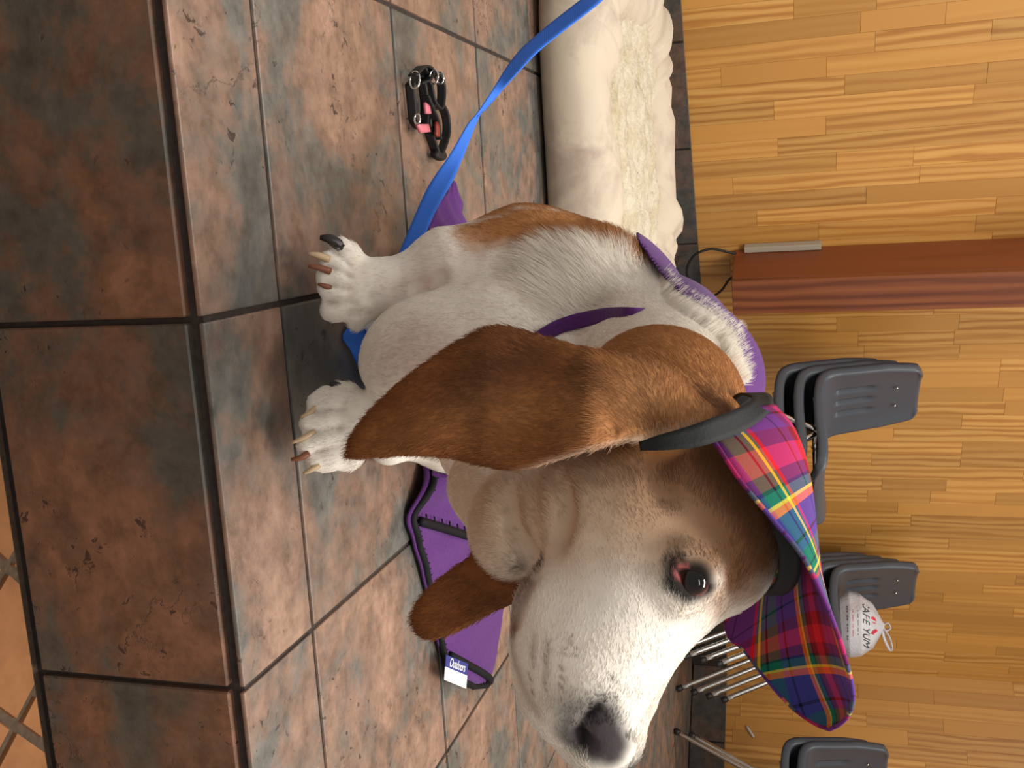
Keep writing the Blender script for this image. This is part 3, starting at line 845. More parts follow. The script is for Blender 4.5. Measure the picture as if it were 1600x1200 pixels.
# head
layer(HEADB, [(at(1075, 745, 0.59), 0.070), (at(1115, 830, 0.59), 0.048), (at(1000, 730, 0.59), 0.045), (at(1130, 900, 0.60), 0.02)], 0.018, 1.0, 0.008)
layer(HEADB, [stroke((1050, 790), (930, 765), 0.030)], 0.03, 0.7)
layer(CREAM, [stroke((1030, 870), (930, 830), 0.030), stroke((930, 830), (900, 950), 0.02)], 0.03, 0.5)
layer(CREAM, [stroke((850, 800), (790, 800), 0.020)], 0.02, 0.7)
layer(LIP*1.3, [stroke((900, 770), (880, 850), 0.003)], 0.012, 0.55)
layer(HEADB*0.75, [stroke((1120, 760), (1190, 880), 0.012)], 0.03, 0.6)
layer(WHITE, [stroke((1000, 960), (900, 960), 0.022), stroke((1040, 965), (960, 1060), 0.014)], 0.025, 0.8)
layer(PALE, [stroke((1120, 960), (1150, 940), 0.004)], 0.02, 0.7)
layer(CREAM, [stroke((880, 790), (800, 800), 0.03), stroke((800, 830), (770, 780), 0.03), stroke((780, 700), (720, 720), 0.02)], 0.03, 0.75)
layer(LIP, [stroke((828, 912), (803, 985), 0.0045), spot(838, 888, 0.004)], 0.006, 0.95)
layer(LIP, [stroke((803, 985), (806, 1040), 0.0028), stroke((806, 1040), (842, 1118), 0.0022)], 0.006, 0.55)
layer(BLACK, [spot(842, 878, 0.0045), spot(815, 885, 0.003)], 0.005, 0.9)
layer(PALE*0.8, [stroke((880, 1080), (840, 1090), 0.008)], 0.02, 0.5)
layer(NOSE*1.3, [stroke((890, 1110), (905, 1140), 0.008), stroke((930, 1100), (945, 1110), 0.004)], 0.012, 0.75)
layer(NOSE, [stroke((905, 1140), (935, 1165), 0.012), stroke((935, 1125), (955, 1165), 0.012), spot(955, 1175, 0.010), (at(945, 1165, 0.575), 0.016), (at(950, 1188, 0.578), 0.016)], 0.007, 1.0)
layer(BLACK, [stroke((912, 1160), (910, 1132), 0.0030), stroke((910, 1132), (936, 1102), 0.0022)], 0.0025, 0.95)
# eye rim
layer(BLACK, [stroke((1052, 885), (1050, 912), 0.0055), stroke((1050, 912), (1076, 930), 0.0060), stroke((1076, 930), (1106, 918), 0.0055), stroke((1060, 872), (1098, 896), 0.0030), (at(1080, 905, ed+.004), 0.013)], 0.004, 0.98)
layer(np.array(lin(176, 92, 92)), [stroke((1055, 893), (1066, 912), 0.0012), stroke((1062, 885), (1072, 884), 0.0012)], 0.0018, 0.95)
layer(LIP*0.6, [spot(1138, 924, 0.0015), spot(1142, 916, 0.001)], 0.003, 0.8)
# whisker roots
for (x, y) in ((880, 1022), (878, 1045), (878, 1058), (876, 1073), (852, 1035), (853, 1050), (852, 1064), (852, 1078), (832, 1022), (832, 1040), (830, 1062), (833, 1083),
               (900, 1024), (957, 1060), (960, 1076), (960, 1092), (890, 1003), (855, 1015), (836, 1005)):
    layer(LIP*0.4, [spot(x, y, 0.0011)], 0.0018, 0.95)
for a, b in (((836, 1000), (832, 1040)), ((856, 1010), (852, 1060))): layer(LIP*1.2, [stroke(a, b, 0.001)], 0.005, 0.45)
# toes
layer(np.array(lin(214, 190, 150)), [stroke((560, 420), (545, 470), 0.004)], 0.02, 0.35)
for tg_ in TOEGAPS: layer(LIP*0.8, [stroke(tg_[1], tg_[2], 0.0008), stroke(tg_[0], tg_[1], 0.0002)], 0.004, 0.7)  # toe gaps darkened: crease shade painted into the coat
EARL = [((0.78, 0.58), 0)]
def coat(p):
    c = np.repeat(WHITE[None], len(p), 0)
    for col, bl, soft, st, wob in LAYERS:
        d = sdist(p, bl)
        if wob: d = d+wob*vnoise(p, 90, 3)
        t = np.clip(0.5-d/(2*soft), 0, 1); t = t*t*(3-2*t)*st
        c = c*(1-t[:, None])+col*t[:, None]
    X, Y, Z = p.T
    for poly, sf in ((EAR, ear_surf), (EAR2, ear2_surf)):
        e = flap_sd(X, Y, Z, poly, sf, 0.0046)
        px, py, D = proj3(X, Y, Z)
        t = np.clip((0.014-e)/0.007, 0, 1)
        ec = np.repeat(EARC[None], len(p), 0)
        if poly is EAR:
            back = np.clip((px-860)/160, 0, 1)[:, None]      # paler towards the base of the ear
            ec = ec*(1-back)+(TAN*0.92)*back
            dk = sdist(p, [stroke((830, 555), (720, 615), 0.010), stroke((900, 585), (940, 600), 0.005)])
            k = np.clip(0.5-dk/0.028, 0, 1)*0.9
            ec = ec*(1-k[:, None])+EARD*k[:, None]
            lt = sdist(p, [stroke((600, 690), (760, 640), 0.008), stroke((780, 650), (900, 640), 0.010)]); k = np.clip(0.5-lt/0.03, 0, 1)*0.4
            ec = ec*(1-k[:, None])+(TAN*1.0)*k[:, None]
            rim = np.clip((px-800)/60, 0, 1)*np.clip(1-np.abs(poly_sd(px.astype(np.float32), py.astype(np.float32), poly))/9, 0, 1)*np.clip((py-655)/20, 0, 1)
            ec = ec*(1-rim[:, None])+PALE*1.05*rim[:, None]
        ec = ec*(1+0.28*vnoise(p*np.array([1, 1, 0.6]), 95, 9))[:, None]
        c = c*(1-t[:, None])+ec*t[:, None]
    return np.clip(c*(1+0.05*vnoise(p, 160, 2))[:, None], 0.004, 0.95)
me = mesh_np('dog', V, Fq)
vc = coat(V)
ca_ = me.color_attributes.new('coat', 'FLOAT_COLOR', 'POINT')
ca_.data.foreach_set('color', np.hstack([vc, np.ones((len(V), 1))]).astype(np.float32).ravel())
k = NT('dog_coat', 0.7, 0.12)
k.bump(k.noise(k.coord(scale=(1, 1, 1)), 420, 3), 0.25, 0.001)
M['coat'] = k.col(k.n('ShaderNodeVertexColor', layer_name='coat').outputs[0])
dog = link('dog', me, M['coat'])
tag(dog, 'brown and white basset hound sitting on the tiled step wearing a plaid visor', 'dog')
print('dog verts', len(V))

# ---- short fur
def flow_dir(p):
    """lie of the coat: back from the nose, down the ears, chest and legs"""
    A = [(at(950, 1150, .58), at(1000, 960, .58)-at(950, 1150, .58)), (at(880, 1050, .56), at(900, 900, .56)-at(880, 1050, .56)), (at(1060, 960, .58), at(1140, 800, .57)-at(1060, 960, .58)),
         (at(1000, 850, .55), at(960, 720, .56)-at(1000, 850, .55)), (at(1120, 800, .57), at(1130, 650, .6)-at(1120, 800, .57)), (at(830, 800, .6), at(760, 740, .66)-at(830, 800, .6)),
         (at(1060, 600, .62), at(960, 560, .66)-at(1060, 600, .62)), (at(900, 620, .55), at(700, 640, .58)-at(900, 620, .55)), (at(640, 670, .58), at(560, 700, .6)-at(640, 670, .58)),
         (at(1080, 500, .9), at(1130, 440, 1.0)-at(1080, 500, .9)), (at(950, 440, .88), at(880, 380, .92)-at(950, 440, .88)), (at(820, 450, .88), at(720, 430, .9)-at(820, 450, .88)),
         (at(640, 440, .94), at(560, 440, .93)-at(640, 440, .94)), (at(560, 660, .92), at(500, 680, .9)-at(560, 660, .92)), (at(680, 550, .88), at(590, 560, .9)-at(680, 550, .88)),
         (at(870, 330, 1.05), np.array([-0.02, 0.1, -0.06])), (at(720, 930, .63), at(660, 970, .64)-at(720, 930, .63)), (np.array([0.15, 1.2, 0.25]), np.array([0, 0.1, -0.05]))]
    P0 = np.array([a for a, b in A]); D0 = np.array([b/np.linalg.norm(b) for a, b in A])
    w = 1/(((p[:, None]-P0[None])**2).sum(2)+0.0006)**1.5
    d = (w[..., None]*D0[None]).sum(1)
    return d/np.linalg.norm(d, axis=1)[:, None]
BARE = [(992, 250), (994, 372), (1005, 389), (1032, 428), (1061, 458), (1104, 484), (1145, 516), (1158, 559), (1163, 602), (1160, 900), (400, 900), (400, 250)]
def make_fur(n, seed):
    r_ = np.random.RandomState(seed)
    a, b, c_, d_ = (V[Fq[:, i]] for i in range(4))
    nr = np.cross(c_-a, d_-b); ar = np.linalg.norm(nr, axis=1); nr /= ar[:, None]+1e-12
    ctr = (a+b+c_+d_)/4
    _, _, Dp = proj3(*ctr.T)
    w = ar*np.clip(1.25-Dp, 0.15, 1)**1.5
    w[(ctr[:, 2] < 0.008)] = 0
    fx, fy, _ = proj3(*ctr.T); bsd = poly_sd(fx.astype(np.float32), fy.astype(np.float32), BARE)
    tuft = (bsd > -26) & (bsd < -3) & (fx > 1030) & (fy < 604) & (Dp < 0.99) & (Dp > 0.74)
    w[tuft] *= 2.0
    w[(bsd > 5) & (fx > 1000) & (Dp > 0.76)] = 0        # under the coat
    # bare: nose, eye, claws, where the coat covers
    w[np.linalg.norm(ctr-at(945, 1160, .57), axis=1) < 0.018] = 0
    w[sdist(ctr, [spot(905, 1150, 0.007), spot(935, 1160, 0.010), spot(955, 1175, 0.010)]) < 0] *= 0.02
    w[np.linalg.norm(ctr-sk(1080, 905), axis=1) < 0.0145] = 0
    f = r_.choice(len(Fq), n, p=w/w.sum())
    u, v = r_.rand(n, 1), r_.rand(n, 1)
    p = (a[f]*(1-u)+b[f]*u)*(1-v)+(d_[f]*(1-u)+c_[f]*u)*v
    N = nr[f]
    fl = flow_dir(p)+r_.normal(size=(n, 3))*0.16+0.25*np.stack([vnoise(p, 60, s) for s in (21, 22, 23)], 1)
    fl -= N*(fl*N).sum(1)[:, None]; fl /= np.linalg.norm(fl, axis=1)[:, None]+1e-9
    col = coat(p)
    L = np.full(n, 0.0075)
    L = np.where(p[:, 2] < 0.045, 0.0042, L)
    L = np.where(sdist(p, [(at(1000, 930, .56), 0.06), (at(900, 1040, .56), 0.05)]) < 0, 0.0050, L)
    px, py, D = proj3(*p.T)
    ruff = sdist(p, [(at(1060, 470, .95), 0.03), (at(1120, 520, .92), 0.03), (at(1150, 570, .90), 0.03), (at(960, 420, .95), 0.04), (at(880, 440, .92), 0.05), (at(930, 500, .9), 0.03)])
    t = np.clip(0.5-ruff/0.03, 0, 1)
    L = L*(1-t)+0.021*t
    L *= r_.uniform(0.6, 1.2, n)
    tf = tuft[f] & (col.mean(1) > 0.42)
    L = np.where(tf, r_.uniform(0.006, 0.015, n), L)
    lift = 0.22+0.12*r_.rand(n)[:, None]+0.35*t[:, None]+0.10*tf[:, None]
    out = UP*0.75-RT*0.55; fo = out+0.35*np.stack([vnoise(p, 150, s_) for s_ in (31, 32, 33)], 1)+r_.normal(size=(n, 3))*0.10
    fl = np.where(tf[:, None], fo/np.linalg.norm(fo, axis=1)[:, None], fl)
    pts = np.zeros((n, 4, 3))
    for i, s_ in enumerate((0, 0.33, 0.67, 1.0)):
        pts[:, i] = p-N*0.0006+(fl*s_*(1-0.08*s_)+N*lift*(s_-0.55*s_*s_))*L[:, None]
    pts[:, :, 2] = np.maximum(pts[:, :, 2], 0.0006)
    col = np.clip(col*r_.uniform(0.90, 1.08, (n, 1)), 0.003, 0.95)
    cu = bpy.data.hair_curves.new('fur'); cu.add_curves([4]*n)
    cu.points.foreach_set('position', pts.astype(np.float32).ravel())
    rad = np.tile(np.array([0.00015, 0.00014, 0.00010, 0.00004], np.float32), n)
    if 'radius' not in cu.attributes: cu.attributes.new('radius', 'FLOAT', 'POINT')
    cu.attributes['radius'].data.foreach_set('value', rad)
    at_ = cu.attributes.new('hair_color', 'FLOAT_COLOR', 'POINT')
    c4 = np.hstack([col, np.ones((n, 1))]); at_.data.foreach_set('color', np.repeat(c4, 4, 0).astype(np.float32).ravel())
    return cu
k = NT('dog_fur', 0.5, 0.25)
an = k.n('ShaderNodeAttribute', attribute_name='hair_color')
M['fur'] = k.col(an.outputs['Color'])
FURN = 300000
fur = link('fur', make_fur(FURN, 5), M['fur'], dog); fur['kind'] = 'stuff'

# ---- claws and eye
M['claw_dark'] = plain('claw_dark', (34, 28, 28), 0.35); M['claw_rust'] = plain('claw_rust', (128, 74, 48), 0.4); M['claw_horn'] = plain('claw_horn', (196, 168, 132), 0.4)
for ch, cc in CLAWS:
    P = catmull([at(x, y, d) for x, y, d, r in ch], 7); R_ = np.interp(np.linspace(0, 1, 7), [0, 0.5, 1], [r*d/FOC for x, y, d, r in ch])
    P[:, 2] = np.maximum(P[:, 2], R_*0.9)
    link('claw', pyd('claw', *tube(P, R_, 8)), M['claw_'+cc], dog)
k = NT('eyeball', 0.04, 0.4)
lc = k.n('ShaderNodeTexCoord').outputs['Object']
dst = k.n('ShaderNodeVectorMath', operation='DISTANCE'); k.put(dst.inputs[0], lc)
ec = at(1080, 905, ed+0.0105); er = 0.0112
iris_c = at(1088, 908, ed+0.0105-er) - ec
k.put(dst.inputs[1], tuple(iris_c/np.linalg.norm(iris_c)*er))
M['eye'] = k.col(k.ramp(dst.outputs['Value'], [(0.0, lin(3, 2, 3)), (0.0052, lin(4, 3, 3)), (0.0064, lin(50, 26, 17)), (0.0088, lin(34, 17, 13)), (0.0098, lin(130, 84, 78))]))
bm = bmesh.new(); bmesh.ops.create_uvsphere(bm, u_segments=24, v_segments=16, radius=er)
eye = link('eye', bm_mesh('eye', bm, True), M['eye'], dog); eye.location = ec
# ================================================================== what the dog wears and what lies around it
# ---- plaid visor
CN = [(1090, 663, .562), (1114, 687, .553), (1157, 751, .545), (1210, 815, .543), (1253, 868, .543), (1283, 926, .547), (1308, 988, .556), (1326, 1048, .570), (1333, 1090, .586), (1325, 1118, .604), (1312, 1132, .620)]
CR = [(1210, 634, .610), (1238, 668, .610), (1256, 715, .612), (1264, 770, .617), (1262, 830, .622), (1258, 905, .632), (1266, 975, .638), (1280, 1040, .641), (1296, 1085, .639), (1306, 1115, .632), (1305, 1136, .626)]
CF = [(1090, 690, .700), (1105, 740, .712), (1120, 800, .716), (1130, 860, .716), (1132, 930, .712), (1137, 990, .700), (1162, 1015, .690), (1192, 1054, .680), (1232, 1100, .665), (1270, 1129, .650), (1296, 1140, .632)]
nt_, ns_ = 80, 40
cN, cR, cF = (catmull([at(*q) for q in c_], nt_) for c_ in (CN, CR, CF))
Gv = np.zeros((nt_, ns_, 3))
for j in range(ns_):
    s_ = j/(ns_-1); m = 0.46
    l0 = (s_-m)*(s_-1)/(m); l1 = s_*(s_-1)/(m*(m-1)); l2 = s_*(s_-m)/(1-m)
    Gv[:, j] = l0*cN+l1*cR+l2*cF
def plaid(name):
    k = NT(name, 0.85, 0.15)
    uv = k.n('ShaderNodeUVMap', uv_map='weave').outputs[0]
    sep = k.n('ShaderNodeSeparateXYZ'); k.put(sep.inputs[0], uv)
    PU, OR, BL, GR, RD, DR, YE, BK = lin(104, 48, 120), lin(240, 116, 40), lin(58, 62, 138), lin(18, 104, 84), lin(212, 28, 44), lin(124, 18, 34), lin(240, 206, 40), lin(24, 20, 32)
    seq = [(0.0, PU), (0.17, BK), (0.185, PU), (0.27, DR), (0.34, RD), (0.44, DR), (0.50, BK), (0.515, GR), (0.56, YE), (0.575, OR), (0.61, BL), (0.74, BK), (0.755, BL), (0.80, GR), (0.88, BK), (0.895, GR), (0.93, YE), (0.95, GR), (0.97, RD)]
    def stripes(sock, off):
        f = k.math('FRACT', k.math('ADD', k.math('DIVIDE', sock, 0.125), off))
        return k.ramp(f, seq, 'CONSTANT')
    a = stripes(sep.outputs[0], 0.12); b = stripes(sep.outputs[1], 0.55)
    tw = k.math('FRACT', k.math('MULTIPLY', k.math('ADD', sep.outputs[0], sep.outputs[1]), 900.0))
    c = k.mix(k.ramp(tw, [(0.3, 0.42), (0.7, 0.58)]), a, b)
    k.bump(k.noise(k.coord(), 900, 2), 0.3, 0.0006)
    return k.col(c)
M['plaid'] = plaid('plaid_cotton')
def uv_from(me_, f, name='weave'):
    uvl = me_.uv_layers.new(name=name); vi = np.zeros(len(me_.loops), np.int32); me_.loops.foreach_get('vertex_index', vi)
    co = np.zeros(len(me_.vertices)*3); me_.vertices.foreach_get('co', co); co = co.reshape(-1, 3)
    uvl.data.foreach_set('uv', f(co)[vi].astype(np.float32).ravel())
visor = empty('plaid_visor', tuple(at(1150, 760, .62))); tag(visor, 'plaid cotton sun visor with black elastic band on the dog', 'hat')
def rel(V_, o): 
    L = np.array(o.location); return [np.asarray(q)-L for q in V_]
Vv, Fv = sheet(Gv, 0.0022)
vme = pyd('brim', rel(Vv, visor), Fv)
su = np.concatenate([[0], np.cumsum(np.linalg.norm(np.diff(cR, axis=0), axis=1))])
sv = np.concatenate([np.zeros((nt_, 1)), np.cumsum(np.linalg.norm(np.diff(Gv, axis=1), axis=2), axis=1)], 1)
mid = sv[:, ns_//2]
uvg = np.stack([np.repeat(su[:, None], ns_, 1), sv-mid[:, None]], 2).reshape(-1, 2); uvg = np.vstack([uvg, uvg])
uv_from(vme, lambda co: uvg)
link('brim', vme, M['plaid'], visor)
rimp = np.vstack([cN, catmull([cN[-1], (cN[-1]+cF[-1])/2, cF[-1]], 8)[1:-1], cF[::-1]])
Vr, Fr = tube(rimp, 0.0014, 8)
rme = pyd('edge_binding', rel(Vr, visor), Fr)
rs = np.concatenate([[0], np.cumsum(np.linalg.norm(np.diff(rimp, axis=0), axis=1))])
ruv = np.stack([np.repeat(rs, 8), np.tile(np.linspace(0.060, 0.066, 8), len(rimp))], 1)
uv_from(rme, lambda co: ruv)
link('edge_binding', rme, M['plaid'], visor)
M['elastic'] = plain('black_elastic', (28, 30, 31), 0.7, 0.3, nscale=600, namt=0.2, bump=0.2)
def ribbon(path, width, thick, updir, n=60, wf=None):
    """flat band: path centre line, width along updir"""
    P = catmull(path, n); U = catmull(updir, n) if np.ndim(updir) == 2 else np.repeat(np.asarray(updir, float)[None], n, 0)
    U = U/np.linalg.norm(U, axis=1)[:, None]
    W_ = np.full(n, width) if wf is None else np.interp(np.linspace(0, 1, n), np.linspace(0, 1, len(wf)), wf)
    w = np.linspace(-0.5, 0.5, 5)
    Gr = P[:, None]+U[:, None]*W_[:, None, None]*w[None, :, None]
    return sheet(Gr, thick)
# band round the back of the head: behind the crown, over the ear, under the ear flap
bp = [at(1130, 650, .665), at(1165, 618, .650), at(1186, 618, .622), at(1190, 632, .592), at(1160, 654, .562), at(1115, 672, .5445), at(1075, 684, .540), at(1035, 691, .541), at(1000, 697, .547)]
bu = [UP, UP, UP*0.9-FW*0.2, UP+RT*0.5, UP*0.55+RT*0.8, UP*0.3+RT, UP*0.25+RT, UP*0.2+RT, UP*0.2+RT]
Vs, Fs_ = ribbon(bp, 0.013, 0.0016, np.array(bu), 60, [0.012, 0.013, 0.0135, 0.0135, 0.0135, 0.0135, 0.012, 0.009, 0.005])
link('elastic_band', pyd('elastic_band', rel(Vs, visor), Fs_), M['elastic'], visor)
sb = [at(1150, 690, .560), at(1205, 780, .560), at(1232, 850, .568), at(1232, 900, .590), at(1214, 925, .620), at(1190, 925, .655), at(1150, 900, .68)]
Vs, Fs_ = ribbon(sb, 0.013, 0.002, UP, 40)
link('sweatband', pyd('sweatband', rel(Vs, visor), Fs_), M['elastic'], visor)

# ---- purple fleece coat
k = NT('purple_fleece', 0.9, 0.1)
nz = k.noise(k.coord(), 260, 4, 0.7); k.bump(nz, 0.5, 0.002)
k.b.inputs['Sheen Weight'].default_value = 0.12; k.b.inputs['Sheen Roughness'].default_value = 0.5
M['purple'] = k.col(k.mix(0.6, lin(88, 46, 110), k.ramp(nz, [(0.3, 0.75), (0.7, 1.2)]), 'MULTIPLY'))
M['thread'] = plain('black_thread', (16, 14, 18), 0.7, 0.2)
jacket = empty('dog_coat', (0.15, 1.05, 0)); tag(jacket, 'purple fleece dog coat with black blanket stitching draped on the dog', 'dog coat')
sl, X, Y, Z = sub((-0.17, 0.70, 0.02), (0.47, 1.36, 0.52))
pxx, pyy, DD = proj3(X, Y, Z)
cut = np.minimum(-poly_sd(pxx.astype(np.float32), pyy.astype(np.float32), BARE)*DD/FOC, np.float32(1.16)-DD)
cut = np.maximum(cut, np.float32(0.74)-DD)
Fc = np.maximum(np.abs(BODY[sl]-0.0045)-0.0030, cut)
Fc = np.maximum(Fc, 0.05-Z)
Vc, Fqc = surface_nets(Fc.astype(np.float32), np.array([X[0, 0, 0], Y[0, 0, 0], Z[0, 0, 0]]), HH)
Vc = relax(Vc, Fqc, 3)
link('back_panel', mesh_np('back_panel', Vc-np.array([0.15, 1.05, 0]), Fqc), M['purple'], jacket)
# neck strap across the chest
stp = []
for (x, y) in ((985, 492), (950, 493), (915, 499), (880, 508), (850, 523), (820, 545), (800, 575)):
    d = surf_d(x, y, 0.70) or 0.9
    stp.append(at(x, y, max(d, 0.80)-0.0055))
stp = [stp[0]+UP*0.020-RT*0.002+FW*0.030]+stp
for (x, y) in ((775, 620), (760, 670)): stp.append(at(x, y, max(surf_d(x, y, 0.70) or 0.9, 0.80)-0.004))
Vs, Fs_ = ribbon(stp, 0.012, 0.003, UP*0.15-RT*1.0, 40, [0.011, 0.013, 0.014, 0.015, 0.015, 0.015, 0.015])
link('neck_strap', pyd('neck_strap', rel(Vs, jacket), Fs_), M['purple'], jacket)
# flap lying on the tiles to the right
near = [(655, 690), (652, 735), (634, 806), (644, 850), (658, 900), (672, 955), (683, 1010), (700, 1052), (735, 1072)]
far = [(820, 690), (815, 740), (805, 800), (800, 850), (792, 900), (783, 955), (776, 1000), (769, 1040), (759, 1068)]
nl, nw = 90, 44
nE = catmull([atz(x, y, 0.004) for x, y in near], nl); fE = catmull([atz(x, y, 0.004) for x, y in far], nl)
Gf = np.zeros((nl, nw, 3))
for i in range(nl):
    t = i/(nl-1)
    for j in range(nw):
        s_ = j/(nw-1); p = nE[i]*(1-s_)+fE[i]*s_
        env = math.sin(math.pi*min(1, max(0, s_)))**0.6
        fold = 0.042*max(0, math.sin(15*t+2.6*s_-0.9))**2*max(0, 1-t*1.9)+0.006*math.sin(24*t+7*s_)**2*(1-t)
        fold += 0.010*env*(1-t)
        p = p+np.array([0, 0, 0.002+fold*(0.35+0.65*env)+0.012*math.exp(-((t-0.9)/0.12)**2)*math.sin(math.pi*s_)])
        Gf[i, j] = p
fl_ = link('floor_flap', pyd('floor_flap', *(lambda a: (rel(a[0], jacket), a[1]))(sheet(Gf, 0.0035))), M['purple'], jacket)
def stitch(line, inward, par, rad=0.0042, n=26, ln=0.011):
    """black edging with blanket stitches"""
    parts = [tube(line, rad, 8)]
    L = len(line)
    for q in np.linspace(1, L-2, n).astype(int):
        a = line[q]; b = a+inward[q]/np.linalg.norm(inward[q])*ln; b = b+np.array([0, 0, 0.002])
        parts.append(tube([a+np.array([0, 0, 0.0015]), (a+b)/2+np.array([0, 0, 0.0022]), b], 0.0012, 5))
    V_, F_ = join(*parts); return link('stitched_edge', pyd('stitched_edge', rel(V_, jacket), F_), M['thread'], par)
stitch(Gf[8:, 1]+np.array([0, 0, 0.002]), Gf[8:, 6]-Gf[8:, 1], fl_, 0.0055, 34)
stitch(Gf[-1, 1:-1]+np.array([0, 0, 0.002]), Gf[-8, 1:-1]-Gf[-1, 1:-1], fl_, 0.005, 8)
inn = catmull([Gf[70, 3], Gf[76, 14], Gf[82, 24], Gf[87, 34]], 24)+np.array([0, 0, 0.0045])
stitch(inn, np.repeat((Gf[70, 30]-Gf[70, 10])[None], 24, 0), fl_, 0.0055, 14)
inn2 = catmull([Gf[24, 2], Gf[27, 9], Gf[30, 16], Gf[31, 21]], 20)+np.array([0, 0, 0.006])
stitch(inn2, np.repeat((Gf[20, 20]-Gf[30, 20])[None], 20, 0), fl_, 0.006, 9)
# sewn-in label
M['label_white'] = plain('label_white', (238, 238, 240), 0.6); M['label_blue'] = plain('label_blue', (38, 46, 122), 0.6)
def quad_slab(pts, thick, mat_, name, par):
    G_ = np.array([[pts[0], pts[1]], [pts[3], pts[2]]], float)
    tt = np.linspace(0, 1, 6); Gq = np.array([[(1-a)*(1-b)*G_[0, 0]+(1-a)*b*G_[0, 1]+a*(1-b)*G_[1, 0]+a*b*G_[1, 1] for b in tt] for a in tt])
    V_, F_ = sheet(Gq, thick); return link(name, pyd(name, rel(V_, jacket), F_, False), mat_, par)
zl = 0.024
la, lb, lc_, ld = (atz(x, y, zl) for x, y in ((697, 1023), (731, 1037), (728, 1076), (694, 1062)))
m1, m2 = la*0.52+ld*0.48, lb*0.52+lc_*0.48
lw = quad_slab([m1, m2, lc_, ld], 0.0008, M['label_white'], 'care_label', jacket)
lb_ = quad_slab([la, lb, m2, m1], 0.0008, M['label_blue'], 'care_label', jacket)
tme = text_mesh('Outdoors', 0.0165, 0.3)
tx = link('lettering', tme, M['label_white'], jacket)
xa = (lb-la)/np.linalg.norm(lb-la); ya = (la-ld)/np.linalg.norm(la-ld); za = np.cross(xa, ya); za /= np.linalg.norm(za); ya = np.cross(za, xa)
pos = (la+lb+m1+m2)/4+za*0.0009-np.array(jacket.location)
# the words run along the long side of the label
tx.matrix_basis = Matrix(((xa[0], ya[0], za[0], pos[0]), (xa[1], ya[1], za[1], pos[1]), (xa[2], ya[2], za[2], pos[2]), (0, 0, 0, 1)))
# loose corner on the left, behind the foreleg
nL = [(664, 372), (668, 350), (684, 318), (706, 284)]; fL = [(735, 372), (724, 348), (718, 318), (708, 285)]
a_ = catmull([atz(x, y, 0.006) for x, y in nL], 24); b_ = catmull([atz(x, y, 0.006) for x, y in fL], 24)
Gl = np.array([[a_[i]*(1-s_)+b_[i]*s_+np.array([0, 0, 0.010*math.sin(math.pi*s_)*(1-i/23)+0.004*math.sin(8*s_+i*0.4)**2]) for s_ in np.linspace(0, 1, 16)] for i in range(24)])
link('floor_flap', pyd('floor_flap', *(lambda a: (rel(a[0], jacket), a[1]))(sheet(Gl, 0.0035))), M['purple'], jacket)

# ---- blue leash
k = NT('blue_webbing', 0.7, 0.25)
wv = k.n('ShaderNodeTexWave', wave_type='BANDS', bands_direction='DIAGONAL'); k.put(wv.inputs['Vector'], k.coord()); wv.inputs['Scale'].default_value = 320
k.bump(wv.outputs['Fac'], 0.3, 0.0006)
M['leash'] = k.col(lin(58, 116, 222))
leash = empty('leash', tuple(at(620, 420, 0.99))); tag(leash, 'bright blue nylon webbing leash stretched across in front of the bed', 'leash')
E1 = [(934, -20), (905, 2), (842, 52), (800, 94), (751, 170), (730, 196), (705, 238), (670, 290), (646, 343), (621, 402), (600, 450), (585, 492)]
E2 = [(944, -2), (925, 14), (853, 70), (814, 108), (763, 166), (748, 184), (724, 244), (709, 280), (681, 329), (656, 388), (640, 440), (628, 485)]
dd1 = np.interp(np.linspace(0, 1, 12), [0, 0.35, 0.75, 1], [1.20, 1.12, 1.04, 0.99]); 
twist = np.array([0.012, 0.012, 0.012, 0.012, -0.011, -0.008, -0.004, -0.002, 0, 0, 0, 0])
A_ = catmull([at(x, y, d+t_) for (x, y), d, t_ in zip(E1, dd1, twist)], 80); B_ = catmull([at(x, y, d-t_) for (x, y), d, t_ in zip(E2, dd1, twist)], 80)
A_[:, 2] = np.maximum(A_[:, 2], 0.003); B_[:, 2] = np.maximum(B_[:, 2], 0.003)
Gk = np.array([[A_[i]*(1-s_)+B_[i]*s_ for s_ in np.linspace(0, 1, 6)] for i in range(80)])
V_, F_ = sheet(Gk, 0.0016); link('webbing', pyd('webbing', rel(V_, leash), F_), M['leash'], leash)
E1 = [(600, 450), (560, 495), (536, 524), (548, 548), (562, 578), (578, 609)]
E2 = [(628, 470), (606, 512), (584, 534), (572, 552), (571, 580), (583, 606)]
A_ = catmull([atz(x, y, 0.003) for x, y in E1], 40); B_ = catmull([atz(x, y, 0.016) for x, y in E2], 40)
Gk = np.array([[A_[i]*(1-s_)+B_[i]*s_ for s_ in np.linspace(0, 1, 6)] for i in range(40)])
V_, F_ = sheet(Gk, 0.0016); link('webbing', pyd('webbing', rel(V_, leash), F_), M['leash'], leash)

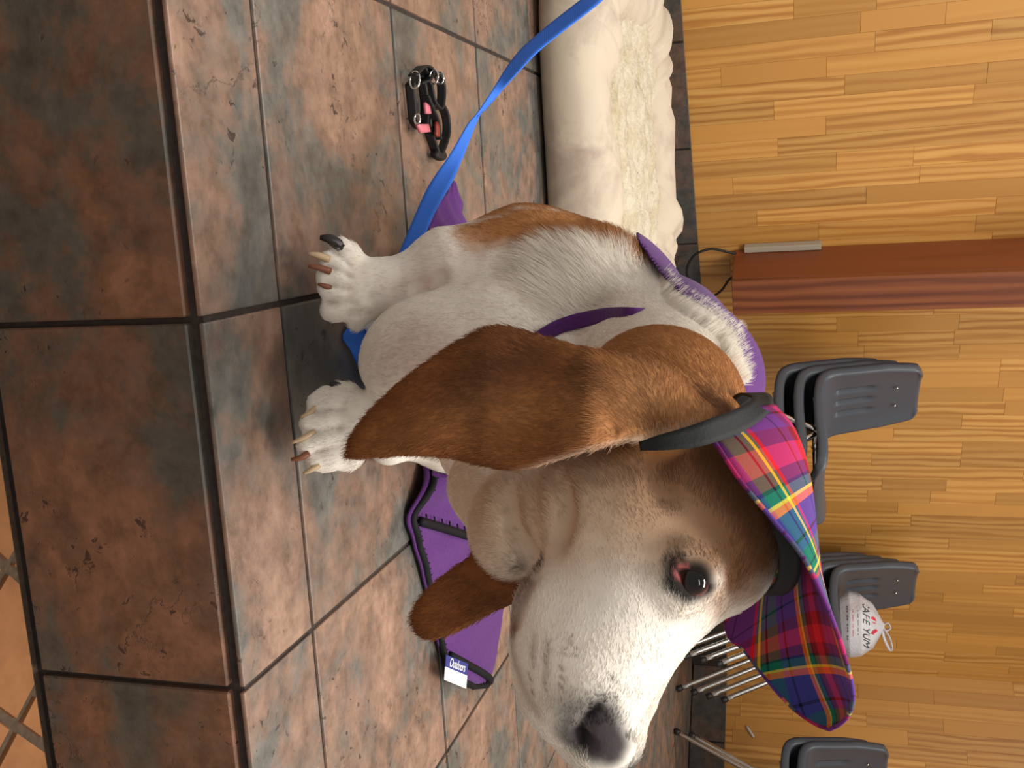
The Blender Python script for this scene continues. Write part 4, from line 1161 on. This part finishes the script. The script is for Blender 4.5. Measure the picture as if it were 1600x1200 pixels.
# ---- bundled black collar on the tiles
col_o = empty('bundled_collar', tuple(atz(668, 175, 0))); tag(col_o, 'bundled black strap collar with metal rings lying on the tiles', 'collar')
M['nylon'] = plain('black_nylon', (20, 18, 20), 0.55, 0.4); M['pink'] = plain('pink_tag', (206, 112, 128), 0.5)
def zz(pts): return [atz(x, y, z) for x, y, z in pts]
loops = [[(640, 132, .010), (643, 160, .010), (647, 190, .010), (660, 200, .010), (664, 175, .010), (662, 145, .010), (655, 120, .010)],
         [(660, 105, .016), (676, 112, .016), (688, 126, .016), (690, 150, .016), (686, 170, .014), (676, 160, .014), (670, 135, .014)],
         [(686, 160, .010), (696, 180, .010), (698, 205, .010), (692, 228, .010), (684, 242, .010), (676, 224, .009), (670, 205, .009), (668, 180, .010), (676, 160, .012)],
         [(645, 118, .020), (660, 104, .020), (672, 110, .021), (668, 124, .021), (655, 130, .02)],
         [(664, 150, .020), (672, 170, .020), (680, 190, .018), (684, 218, .014)]]
for i, lp in enumerate(loops):
    P_ = zz(lp)
    V_, F_ = ribbon(P_+([P_[0]] if i in (0, 1) else []), 0.012, 0.0024, np.array([0, 0.12, 1.0]), 46)
    V_ = [np.array([q[0], q[1], max(q[2], 0.001)]) for q in V_]
    link('strap', pyd('strap', rel(V_, col_o), F_), M['nylon'], col_o)
def ring(px, py, z, r, rad=0.0013, ax_=(RT, UP*0.9-FW*0.3), flat=1.5):
    c_ = atz(px, py, z); P_ = [c_+math.cos(a)*r*ax_[0]*flat+math.sin(a)*r*ax_[1] for a in np.linspace(0, 2*math.pi, 24, endpoint=False)]
    V_, F_ = tube(P_, rad, 8, closed=True); link('ring', pyd('ring', rel(V_, col_o), F_), M['chrome'], col_o)
ring(648, 125, .020, 0.007); ring(678, 120, .028, 0.006); ring(688, 122, .026, 0.005); ring(652, 186, .022, 0.004)
def slab_px(pts, z, th, mat_, nm):
    G4 = [atz(x, y, z) for x, y in pts]; tt = np.linspace(0, 1, 4)
    Gq = np.array([[(1-a)*(1-b)*G4[0]+(1-a)*b*G4[1]+a*b*G4[2]+a*(1-b)*G4[3] for b in tt] for a in tt])
    V_, F_ = sheet(Gq, th); link(nm, pyd(nm, rel(V_, col_o), F_), mat_, col_o)
slab_px([(650, 194), (668, 194), (671, 206), (657, 208)], .016, .004, M['pink'], 'tag')
slab_px([(663, 160), (670, 166), (672, 178), (665, 178)], .022, .004, M['pink'], 'tag')
slab_px([(680, 190), (685, 192), (685, 214), (681, 214)], .020, .004, plain('red_tag', (130, 44, 30), 0.45), 'tag')
V_, F_ = tube(catmull(zz([(678, 240, .010), (684, 244, .011), (692, 244, .010), (688, 238, .010)]), 12), 0.006, 8); link('strap_end', pyd('strap_end', rel(V_, col_o), F_), M['nylon'], col_o)
